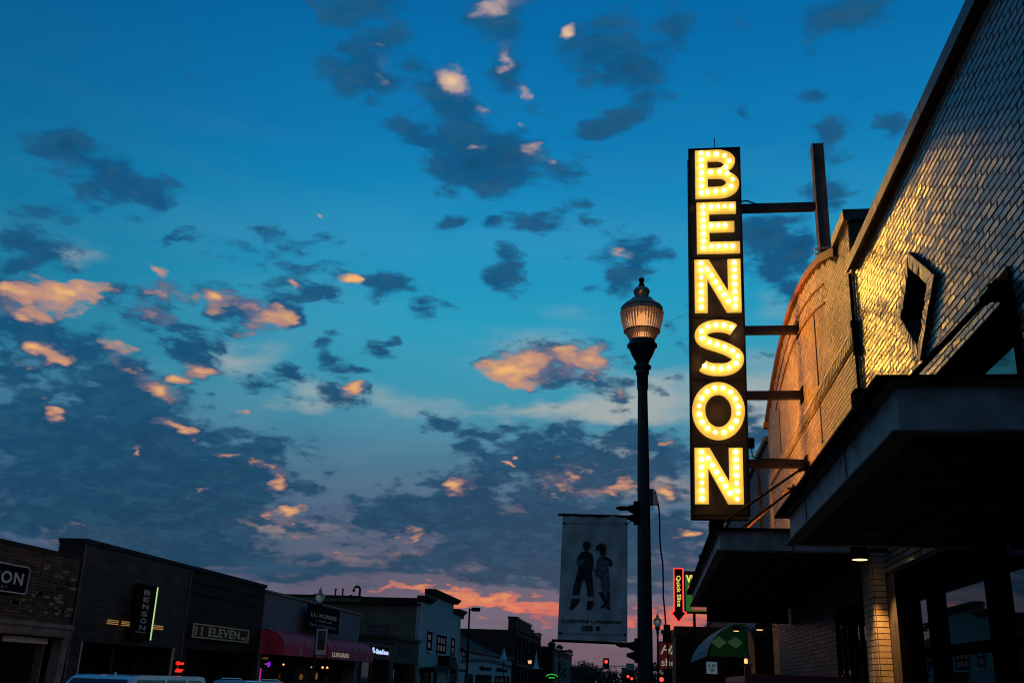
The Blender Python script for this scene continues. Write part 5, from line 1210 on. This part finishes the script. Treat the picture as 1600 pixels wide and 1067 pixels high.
for (a, b, z) in ((75.0, 78.2, 7.07), (77.5, 88.6, 7.77), (88.0, 91.9, 7.02)):
    MB().prism([(-0.3, 0), (0.25, 0), (0.55, 0.28), (0.55, 0.38), (-0.3, 0.38)], (XL, a, z-0.02), (1,0,0), (0,0,1), (0,1,0), b-a).build('cornice', K['brown'], h7)
MB().box(-30, XL-0.1, 74.9, 75.3, 6.72, 6.84).box(-30, -21.6, 74.85, 75.3, 7.15, 7.28).box(-30, XL-0.36, 75.3, 91.2, 6.752, 7.25).build('roof', K['roof_shingle'], h7)
MB().box(-30, -21.65, 75.0, 75.29, 6.84, 7.15).build('parapet', K['siding_tan'], h7)
for (a, b, z0, z1, mu) in ((77.8, 79.5, 3.6, 5.0, 0), (81.6, 85.2, 3.5, 4.95, 2), (87.6, 89.1, 3.5, 4.95, 0)):
    frame_window(h7, '+x', XL+0.025, a, b, z0, z1, t=0.22, d=0.05, frame=K['black'], mull=mu, trans=(z0+z1)/2, name='window')
    MB().box(XL+0.02, XL+0.12, a-0.15, b+0.15, z0-0.14, z0-0.02).build('window_sill', K['white'], h7)
    MB().box(XL+0.02, XL+0.06, a-0.02, b+0.02, z1+0.005, z1+0.09).build('window_trim', K['white'], h7)
wn_ = MB().box(-21.0, -20.9, 75.17, 75.27, 4.0, 5.2).box(-19.55, -19.45, 75.17, 75.27, 4.0, 5.2).box(-20.9, -19.55, 75.17, 75.27, 5.1, 5.2).box(-20.9, -19.55, 75.17, 75.27, 4.0, 4.1)
wn = wn_.build('side_window', K['taupe'], h7); MB().box(-20.9, -19.55, 75.22, 75.25, 4.1, 5.1).build('pane', K['glass'], wn)
MB().prism([(75.6, 2.3), (82.3, 2.55), (82.3, 2.42), (75.6, 2.1)], (XL+0.05,0,0), (0,1,0), (0,0,1), (1,0,0), 1.2).build('porch_roof', K['roof_shingle'], h7)
MB().prism([(82.5, 2.35), (86.5, 2.35), (85.2, 3.35), (82.4, 3.35)], (XL+0.05,0,0), (0,1,0), (0,0,1), (1,0,0), 0.9).build('porch_gable', K['brown'], h7)
MB().box(XL+0.05, XL+0.9, 86.6, 91.2, 2.2, 2.42).build('porch_roof', K['red_brick'], h7)
for y in (76, 79.2, 82.4, 86.2, 90.9): MB().box(XL+0.9, XL+1.0, y, y+0.12, 0, 2.3).build('porch_post', K['white'], h7)
for (a, b) in ((76.5, 79), (79.6, 82), (86.9, 90.6)): frame_window(h7, '+x', XL+0.03, a, b, 0.3, 2.1, t=0.12, name='shop_window')
MB().box(-30, -29.9, 75.3, 91.2, 0, 6.8).build('rear_wall', K['siding_tan'], h7)
# roof vents on the flat roof beside the clapboard house
for x, z, k, vl in ((-26.9, 7.05, 0, 'short capped vent pipe, leftmost on the long flat roof'), (-25.2, 7.1, 1, 'taller stack pipe on the long flat roof, left of a close pair'), (-24.6, 7.1, 1, 'taller stack pipe on the long flat roof, right of a close pair'), (-23.9, 7.1, 0, 'short capped vent pipe between the tall pair and the gooseneck vent')):
    v = thing('vent_pipe', (x, 80, 6.9), vl, 'vent pipe', 'vent pipes on the roof beside the white building')
    MB().tube([(x, 80, 7.2), (x, 80, 7.65+0.45*k)], 0.06, 6).build('pipe', K['black'], v)
    MB().lathe([(0.11, 7.65+0.45*k), (0.11, 7.73+0.45*k)], x, 80, 8).build('cap', K['black'], v)
v = thing('vent_hood', (-22.9, 79, 7.2), 'curved gooseneck vent standing on the roof left of the false front', 'vent')
MB().tube([(-22.9, 79, 7.2), (-22.9, 79, 8.05)] + [(-23.15+0.25*math.cos(t), 79, 8.05+0.25*math.sin(t)) for t in (0.4, 0.9, 1.4, 1.9, 2.4, 2.9)] + [(-23.4, 79, 7.98)], 0.09, 8).build('pipe', K['black'], v)
MB().tube([(-23.4, 79, 8.0), (-23.42, 79, 7.9)], 0.13, 8).build('hood', K['black'], v)

# white shop with a curved band, brown roof behind; ornate brick block; far ones
b8 = thing('shop_building', (-20, 108, 0), 'white shopfront with dark lettering under a long brown roof, beyond the clapboard house', 'building')
MB().box(XL, -34, 92.0, 127.0, 0, 4.2).build('wall', K['siding'], b8)
MB().prism([(0, 4.2), (-17, 4.2), (-17, 8.1), (-9, 8.1)], (XL-0.3, 92.0, 0), (1,0,0), (0,0,1), (0,1,0), 36.0).build('roof', K['roof_shingle'], b8)
MB().box(XL+0.02, XL+0.35, 92.0, 127.0, 4.05, 4.3).build('cornice', K['teal'], b8)
bandz = MB()
for k in range(18):
    t0, t1 = k/18, (k+1)/18; f = lambda t: 3.05+0.35*math.sin(math.pi*t)
    bandz.prism([(93+33*t0, f(t0)), (93+33*t1, f(t1)), (93+33*t1, f(t1)+0.28), (93+33*t0, f(t0)+0.28)], (XL+0.02,0,0), (0,1,0), (0,0,1), (1,0,0), 0.12)
bandz.build('curved_band', K['teal'], b8)
random.seed(8)
for y0, y1 in ((103, 110.5), (114.5, 123)):      # the far shop's wall lettering, too small in the photograph to read: worn dark strokes
    y = y0
    while y < y1:
        h_ = random.uniform(0.24, 0.42); w_ = random.uniform(0.4, 0.75); MB().box(XL+0.03, XL+0.07, y, y+w_, 2.55, 2.55+h_).build('painted_mark', K['black'], b8); y += w_+random.uniform(0.12, 0.3)
for (a, b) in ((95, 99), (101, 111), (113.5, 125)): frame_window(b8, '+x', XL+0.02, a, b, 0.2, 2.1, t=0.2, mull=2, name='shop_window')
frame_window(b8, '+x', XL+0.02, 93, 96.5, 3.5, 4.0, t=0.1, mull=1, name='window')
MB().box(-24.6, -22.8, 108, 109.5, 7.5, 9.3).build('chimney', K['black_brick'], b8)
MB().box(-22.0, -20.6, 112, 113, 7.9, 8.35).build('roof_unit', K['taupe'], b8)
b9 = thing('brick_building', (-20, 140, 0), 'two storey ornate old brick block with a raised parapet and finials', 'building')
MB().box(XL+0.3, -30, 127.3, 158, 0, 7.6).build('wall', K['red_brick'], b9)
for (y0, y1, z) in ((127.3, 129.5, 9.0), (130.4, 143.5, 8.9), (143.9, 146.5, 8.3), (147, 153, 7.95), (153.4, 157, 8.3)):
    MB().box(XL+0.45, XL-0.6, y0, y1, 7.602, z).build('parapet', K['red_brick'], b9)
    MB().box(XL+0.6, XL-0.7, y0-0.1, y1+0.1, z+0.002, z+0.2).build('parapet_cap', K['coping'], b9)
for k in range(8): MB().box(XL+0.3, XL+0.55, 128+k*3.8, 128.7+k*3.8, 0, 7.0).build('pilaster', K['brown_brick'], b9)
for k in range(7): frame_window(b9, '+x', XL+0.32, 129.3+k*3.8, 131.2+k*3.8, 4.2, 6.8, t=0.2, trans=5.5, name='window')
for k in range(7): frame_window(b9, '+x', XL+0.32, 129.0+k*3.8, 131.5+k*3.8, 0.5, 2.9, t=0.2, name='shop_window')
MB().box(XL+0.3, XL+0.7, 127.3, 158, 3.3, 3.6).build('band', K['taupe'], b9)
b10 = thing('brick_building', (-20, 185, 0), 'low dark brown brick block with small roof knobs beyond the ornate one', 'building')
MB().box(XL+1.5, -30, 165, 205, 0, 6.6).build('wall', K['brown_brick'], b10)
MB().box(XL+1.8, -30, 164.8, 205, 6.602, 7.0).build('cornice', K['coping'], b10)
for y in (166, 180, 203): MB().lathe([(0.5, 7.0), (0.7, 7.4), (0.3, 7.8)], XL+1.2, y, 8).build('finial', K['coping'], b10)
MB().box(XL+1.5, XL+1.6, 168, 200, 1.0, 5.5).build('side_panel', K['stucco'], b10)
b11 = thing('shop_building', (-16, 225, 0), 'long low dark flat roofed building at the far end of the left side', 'building')
MB().box(-13.5, -26, 210, 250, 0, 4.6).build('wall', K['taupe'], b11); MB().box(-13.3, -26.2, 209.8, 250.2, 4.602, 4.9).build('roof', K['white'], b11)
MB().box(-13.5, -13.4, 212, 248, 0.8, 3.5).build('window_band', K['glass'], b11)
t12 = thing('tower_block', (-6.5, 330, 0), 'small tan tower far off behind the trees near the traffic signals', 'building')
MB().box(-9.3, -6.6, 330, 334, 0, 6.4).build('wall', K['siding_tan'], t12); MB().box(-9.5, -6.4, 329.8, 334.2, 6.402, 6.7).build('roof', K['taupe'], t12)

# closed white parasols outside the white shop
for i, (x, y, z0, z1, lb) in enumerate(((-15.0, 106, 3.6, 4.8, 'closed white patio umbrella in front of the brown roof, the left of two'), (-12.3, 112, 2.9, 4.7, 'closed white patio umbrella beside the ornate brick block, the right of two'))):
    p = thing('patio_umbrella', (x, y, 0), lb, 'umbrella', 'closed patio umbrellas')
    MB().lathe([(0.38, z0), (0.28, z0+0.3), (0.16, z0+0.7), (0.03, z1)], x, y, 10).build('canopy', K['white'], p); MB().tube([(x, y, 0), (x, y, z0+0.2)], 0.04, 6).build('pole', K['black'], p)
oz = thing('oval_sign', (-10.4, 110, 2.0), 'small green neon oval sign low down in the distance', 'sign')
MB().prism(arc(-10.4, 2.14, 0.62, 0.30, 0, 360, 20)[:-1], (0, 110.1, 0), (1,0,0), (0,0,1), (0,-1,0), 0.08).build('panel', K['black'], oz)
MB().tube([(a, 110.0, b) for a, b in arc(-10.4, 2.14, 0.58, 0.26, 0, 180, 14)], 0.06, 5).build('neon_arc', K['neon_green'], oz)
MB().box(-10.72, -10.08, 109.98, 110.0, 1.99, 2.12).build('neon_bar', K['neon_green'], oz); MB().tube([(-10.4, 110.05, 0), (-10.4, 110.05, 1.9)], 0.05, 6).build('pole', K['black'], oz)

# street lamps and tall lights
for x, y, lb, lit in ((0.30, 49.0, 'distant dark street lamp on the right, between the dangling cord and the shoe sign', False), (-13.0, 39.3, 'small street lamp across the street in front of the black sign board', False), (-11.6, 100, 'far street lamp with a glowing amber globe', True)):
    L_ = street_lamp(x, y, 1.0, lb, lit, True)
    if x > 0: L_.location.z = -0.28
    elif y < 50: L_.location.z = -0.25
    else: L_.location.z = -1.3
# cars' side banner on the left lamp
b2n = thing('banner', (-12.75, 39.2, 2.4), 'small pale banner with a dark picture on the street lamp across the road', 'banner')
MB().box(-12.95, -12.52, 39.15, 39.17, 2.32, 3.28).build('cloth', K['white'], b2n)
MB().box(-12.88, -12.57, 39.125, 39.14, 2.50, 3.22).build('picture', mat('blue_grey_print', (0.05, 0.09, 0.11), 0.8, var=0.6, nscale=6), b2n)
MB().box(-12.82, -12.66, 39.11, 39.12, 2.52, 2.95).build('print_figures', K['print'], b2n)
MB().tube([(-13.0, 39.16, 3.29), (-12.5, 39.16, 3.29)], 0.012, 5).tube([(-13.0, 39.16, 2.31), (-12.5, 39.16, 2.31)], 0.012, 5).build('rod', K['black'], b2n)
def area_light(x, y, h, label, hw):
    t = thing('area_light', (x, y, 0), label, 'street light', 'box headed lights on tall thin poles')
    MB().tube([(x, y, 0), (x, y, h)], [0.09, 0.06], 8).build('pole', K['black'], t)
    MB().box(x, x+0.18*hw, y-0.05, y+0.05, h-0.15, h-0.05).build('arm', K['black'], t)
    MB().box(x+0.18*hw, x+0.72*hw, y-0.2, y+0.2, h-0.2, h+0.05).build('lamp_box', K['black'], t)
area_light(-12.4, 70, 6.25, 'tall thin pole with one box light, right of the white clapboard building', 1.0)
area_light(-12.3, 140, 5.7, 'distant thin pole with one box light over the low dark buildings', 1.6)

# traffic signals on their mast arm
sg_ = thing('traffic_signal', (-4.57, 107, 3.05), 'largest traffic signal, showing red on the mast arm down the street', 'traffic light', 'traffic signals at the far crossing')
MB().box(-4.88, -4.28, 107, 107.3, 3.05, 4.12).build('housing', K['black'], sg_)
MB().prism(arc(-4.58, 3.78, 0.17, 0.17, 0, 360, 14)[:-1], (0, 106.98, 0), (1,0,0), (0,0,1), (0,-1,0), 0.03).build('red_lens', K['sig_red'], sg_)
for z in (3.48, 3.2): MB().prism(arc(-4.58, z, 0.12, 0.12, 0, 360, 10)[:-1], (0, 106.98, 0), (1,0,0), (0,0,1), (0,-1,0), 0.02).build('dark_lens', K['glass'], sg_)
for x, z, lb in ((-2.38, 2.42, 'small red signal low beside the lamp post, upper left of a pair'), (-2.0, 2.22, 'small red signal low beside the lamp post, lower right of a pair')):
    s_ = thing('traffic_signal', (x, 107.5, z-0.5), lb, 'traffic light', 'traffic signals at the far crossing')
    MB().box(x-0.2, x+0.2, 107.5, 107.7, z-0.55, z+0.22).build('housing', K['black'], s_)
    MB().prism(arc(x, z, 0.14, 0.14, 0, 360, 12)[:-1], (0, 107.48, 0), (1,0,0), (0,0,1), (0,-1,0), 0.03).build('red_lens', K['sig_red'], s_)
ma = thing('mast_arm', (1.6, 107, 0), 'long thin mast arm that carries the traffic signal and the street name', 'signal pole')
MB().tube([(-4.6, 107.15, 3.36), (1.6, 107.15, 3.5)], 0.05, 6).build('arm', K['steel_face'], ma); MB().tube([(1.6, 107.15, 0), (1.6, 107.15, 3.7)], 0.1, 8).build('pole', K['steel_face'], ma)
st = thing('street_name_sign', (-2.2, 107, 3.1), 'teal green street name sign on the mast arm', 'sign')
MB().box(-2.55, -1.75, 106.95, 107.02, 3.02, 3.68).build('panel', K['sig_green'], st); lettering('N 60', 'lettering', K['silver'], st, (-2.42, 106.94, 3.35), '-y', 0.5, 0.2, 0.01, 0.01); MB().box(-2.46, -1.86, 106.93, 106.945, 3.14, 3.2).build('stripe', K['silver'], st)
rs = thing('traffic_signal', (0.55, 60, 1.6), 'red signal glowing low under the red shoe sign', 'traffic light', 'traffic signals at the far crossing')
MB().box(0.42, 0.68, 60.6, 60.8, 1.35, 2.12).build('housing', K['black'], rs); MB().prism(arc(0.55, 1.96, 0.13, 0.13, 0, 360, 12)[:-1], (0, 60.58, 0), (1,0,0), (0,0,1), (0,-1,0), 0.03).build('red_lens', K['sig_red'], rs)
MB().tube([(0.55, 60.7, 0), (0.55, 60.7, 1.36)], 0.05, 6).build('pole', K['black'], rs)

# ------------------------------------------------------------------ cars (only their roofs reach into the frame)
def car(x0, x1, y0, y1, zr, m, label, rack=True, name='parked_car', cat='car', lights=None, tall=0.0):
    """long axis along y, nose toward -y; x0 is the street side; z of the roof zr, road at -0.15"""
    t = thing(name, ((x0+x1)/2, (y0+y1)/2, -0.15), label, cat, 'cars along the left kerb' if x0 < -11 else None)
    L = y1-y0; f = lambda u: y0+L*u
    g0 = -0.15; belt = g0+(zr-g0)*0.58
    side = [(f(0.0), g0+0.35), (f(0.01), g0+0.75), (f(0.05), belt-0.12), (f(0.22), belt), (f(0.30), belt+0.04), (f(0.97), belt+0.02), (f(1.0), belt-0.1), (f(0.995), g0+0.35)]
    b = MB().prism(side, (min(x0, x1), 0, 0), (0,1,0), (0,0,1), (1,0,0), abs(x1-x0)).build('body', K[m], t)
    xm0, xm1 = min(x0, x1), max(x0, x1)
    gy = [(0.26, 0.0), (0.36, 0.88), (0.385, 0.96), (0.43, 1.0), (0.90, 1.0), (0.94, 0.95), (0.975, 0.0)]
    gh = MB(); n = len(gy)
    def row(ins, sh=0): return [(xm0+ins if sh == 0 else xm1-ins, f(u), belt+(zr-belt)*v) for u, v in gy]
    for (u, v), (u2, v2) in zip(gy, gy[1:]):
        i0, i1 = 0.06+0.16*v, 0.06+0.16*v2
        gh.add([(xm0+i0, f(u), belt+(zr-belt)*v), (xm1-i0, f(u), belt+(zr-belt)*v), (xm1-i1, f(u2), belt+(zr-belt)*v2), (xm0+i1, f(u2), belt+(zr-belt)*v2)], [(0,1,2,3)])
    for sh in (0, 1):
        pts = [((xm0+0.06+0.16*v) if sh == 0 else (xm1-0.06-0.16*v), f(u), belt+(zr-belt)*v) for u, v in gy]
        gh.add(pts, [tuple(range(n)) if sh else tuple(range(n))[::-1]])
    gh.build('cabin', K[m], t, True)
    def glassq(us, nm='side_window'):
        for sx in (0, 1):
            pts = []
            for u, v in us:
                ins = 0.06+0.16*v-0.006; pts.append(((xm0+ins) if sx == 0 else (xm1-ins), f(u), belt+(zr-belt)*v))
            MB().add(pts, [tuple(range(len(us)))]).build(nm, K['glass'], t)
    glassq([(0.33, 0.06), (0.40, 0.86), (0.60, 0.86), (0.60, 0.06)]); glassq([(0.62, 0.06), (0.62, 0.86), (0.77, 0.86), (0.79, 0.06)]); glassq([(0.81, 0.06), (0.795, 0.86), (0.90, 0.84), (0.945, 0.06)])
    q = lambda u, v, k: ((xm0 if k == 0 else xm1)+(1 if k == 0 else -1)*(0.14+0.16*v), f(u)-0.012, belt+(zr-belt)*v+0.012)
    MB().add([q(0.268, .06, 0), q(0.268, .06, 1), q(0.357, .84, 1), q(0.357, .84, 0)], [(0,1,2,3)]).build('windscreen', K['glass'], t)
    MB().add([(p[0], p[1]+0.024, p[2]) for p in (q(0.972, .08, 0), q(0.943, .85, 0), q(0.943, .85, 1), q(0.972, .08, 1))], [(0,1,2,3)]).build('rear_window', K['glass'], t)
    if rack:
        for xx in (xm0+0.28, xm1-0.28): MB().tube([(xx, f(0.45), zr+0.002), (xx, f(0.47), zr+0.04), (xx, f(0.85), zr+0.04), (xx, f(0.88), zr+0.002)], 0.014, 6).build('roof_rail', K['chrome'], t)
    MB().prism([(0, 0), (0.10, 0), (0.09, 0.05), (0.05, 0.06)], ((xm0+xm1)/2-0.02, f(0.44), zr), (0,1,0), (0,0,1), (1,0,0), 0.03).build('antenna_fin', K[m], t)
    for u in (0.17, 0.80):
        for xx, sgn in ((xm0, 1), (xm1, -1)):
            w = MB(); cx = xx+sgn*0.11
            w.tube([(xx-sgn*0.004, f(u), g0+0.33), (xx+sgn*0.22, f(u), g0+0.33)], 0.33, 18); wo = w.build('wheel', K['rubber'], t)
            MB().tube([(xx-sgn*0.012, f(u), g0+0.33), (xx-sgn*0.002, f(u), g0+0.33)], 0.2, 12).build('rim', K['chrome'], wo)
    for xx in (xm0+0.22, xm1-0.22):
        MB().box(xx-0.15, xx+0.15, f(0)-0.01, f(0.02), g0+0.62, g0+0.78).build('headlight', K['acorn_cap'], t)
        MB().box(xx-0.10, xx+0.10, f(1)-0.02, f(1)+0.012, g0+0.75, g0+0.98).build('tail_light', K['tail_red'] if lights else K['maroon_paint'], t)
        MB().box(xx-0.02, xx+0.02, f(0.3), f(0.32), belt, belt+0.14).build('mirror', K[m], t)
    return t
car(-13.05, -11.2, 19.6, 26.2, 1.44, 'car', 'silver blue long estate car parked at the left kerb, the nearer of two', False)
car(-13.0, -11.2, 28.3, 31.9, 1.35, 'car2', 'light blue car parked behind the longer silver one, only its roof in view')
for i, (x, y, lb) in enumerate(((-9.3, 78, 'dark car far up the left lane, its tail lamps just in view'), (-5.9, 88, 'dark car in the middle of the street, tail lamps lit'), (-3.2, 95, 'dark car nearest the lamp post line in the distance'))):
    c = car(x-0.9, x+0.9, y, y+4.4, 1.42, 'black', lb, False, 'car', 'car', True)

# ------------------------------------------------------------------ distant trees
random.seed(21)
def tree(x, y, h, r_, label, n=420):
    t = thing('tree', (x, y, -0.3), label, 'tree', 'far trees at the end of the street')
    tk = MB().tube([(x, y, -0.3), (x+0.1, y, h*0.35), (x-0.05, y, h*0.6)], [0.28, 0.2, 0.1], 7)
    for k in range(5):
        a = k*1.3; tk.tube([(x, y, h*0.33), (x+math.cos(a)*r_*0.4, y+math.sin(a)*r_*0.4, h*0.6), (x+math.cos(a)*r_*0.7, y+math.sin(a)*r_*0.7, h*0.8)], [0.1, 0.07, 0.03], 5)
    tk.build('trunk', K['bark'], t)
    m = MB(); cl = [(random.uniform(-.7,.7)*r_, random.uniform(-.7,.7)*r_, h*random.uniform(0.45, 0.88), r_*random.uniform(0.28, 0.5)) for _ in range(14)]
    for k in range(n):
        cx, cy, cz, cr = random.choice(cl); v = Vector((random.gauss(0,1), random.gauss(0,1), random.gauss(0,0.8))).normalized()*cr*random.uniform(0.4, 1.05)
        p = Vector((x+cx, y+cy, cz))+v; s = random.uniform(0.10, 0.24)
        a, b = Vector((random.gauss(0,1), random.gauss(0,1), random.gauss(0,1))).normalized()*s, Vector((random.gauss(0,1), random.gauss(0,1), random.gauss(0,1))).normalized()*s
        m.add([p-a, p-b*0.7, p+a, p+b*0.7], [(0,1,2,3)])
    m.build('crown', K['leaf'], t)
for x, y, h, r_, lb in ((-15.6, 175, 5.4, 2.0, 'small dark tree standing just right of the brown brick block'), (-13.8, 200, 5.6, 3.0, 'rounded dark tree, leftmost of the group beyond the low roofs'), (-10.6, 185, 4.7, 2.4, 'dark tree directly below the gap left of the traffic signal'),
                        (-8.9, 160, 4.6, 2.2, 'dark tree just left of the large traffic signal'), (-6.6, 165, 4.5, 2.4, 'dark tree behind the large traffic signal'), (-2.6, 140, 3.9, 1.9, 'dark tree right of the street name sign, by the lamp post'),
                        (0.4, 170, 5.4, 2.2, 'dark tree seen between the near lamp post and the shoe sign')):
    tree(x, y, h, r_, lb, 700)
tb = MB(); random.seed(5)
for k in range(5000):
    x = random.uniform(-75, 40); y = random.uniform(300, 330); z = random.random()**1.5*(4.4+1.2*math.sin(x*0.31)+0.9*math.sin(x*0.83+1)); s = random.uniform(0.3, 0.7)
    a, b = Vector((random.gauss(0,1), random.gauss(0,1), random.gauss(0,1))).normalized()*s, Vector((random.gauss(0,1), random.gauss(0,1), random.gauss(0,1))).normalized()*s
    p = Vector((x, y, z)); tb.add([p-a, p-b, p+a, p+b], [(0,1,2,3)])
setp(tb.build('tree_line', K['leaf']), 'low dark mass of trees along the horizon at the end of the street', 'trees', kind='stuff')
rt = thing('tree', (-21, 36, 0), 'small tree top showing over the roof of the first brown brick building', 'tree')
MB().tube([(-24.5, 34, 0), (-24.5, 34, 4.6)], 0.15, 6).build('trunk', K['bark'], rt)
m = MB()
for k in range(500):
    p = Vector((-24.5+random.gauss(0, 0.8), 34+random.gauss(0, 0.6), 4.9+random.gauss(0, 0.25))); s = random.uniform(0.05, 0.12)
    a, b = Vector((random.gauss(0,1), random.gauss(0,1), random.gauss(0,1))).normalized()*s, Vector((random.gauss(0,1), random.gauss(0,1), random.gauss(0,1))).normalized()*s
    m.add([p-a, p-b, p+a, p+b], [(0,1,2,3)])
m.build('crown', K['leaf'], rt)
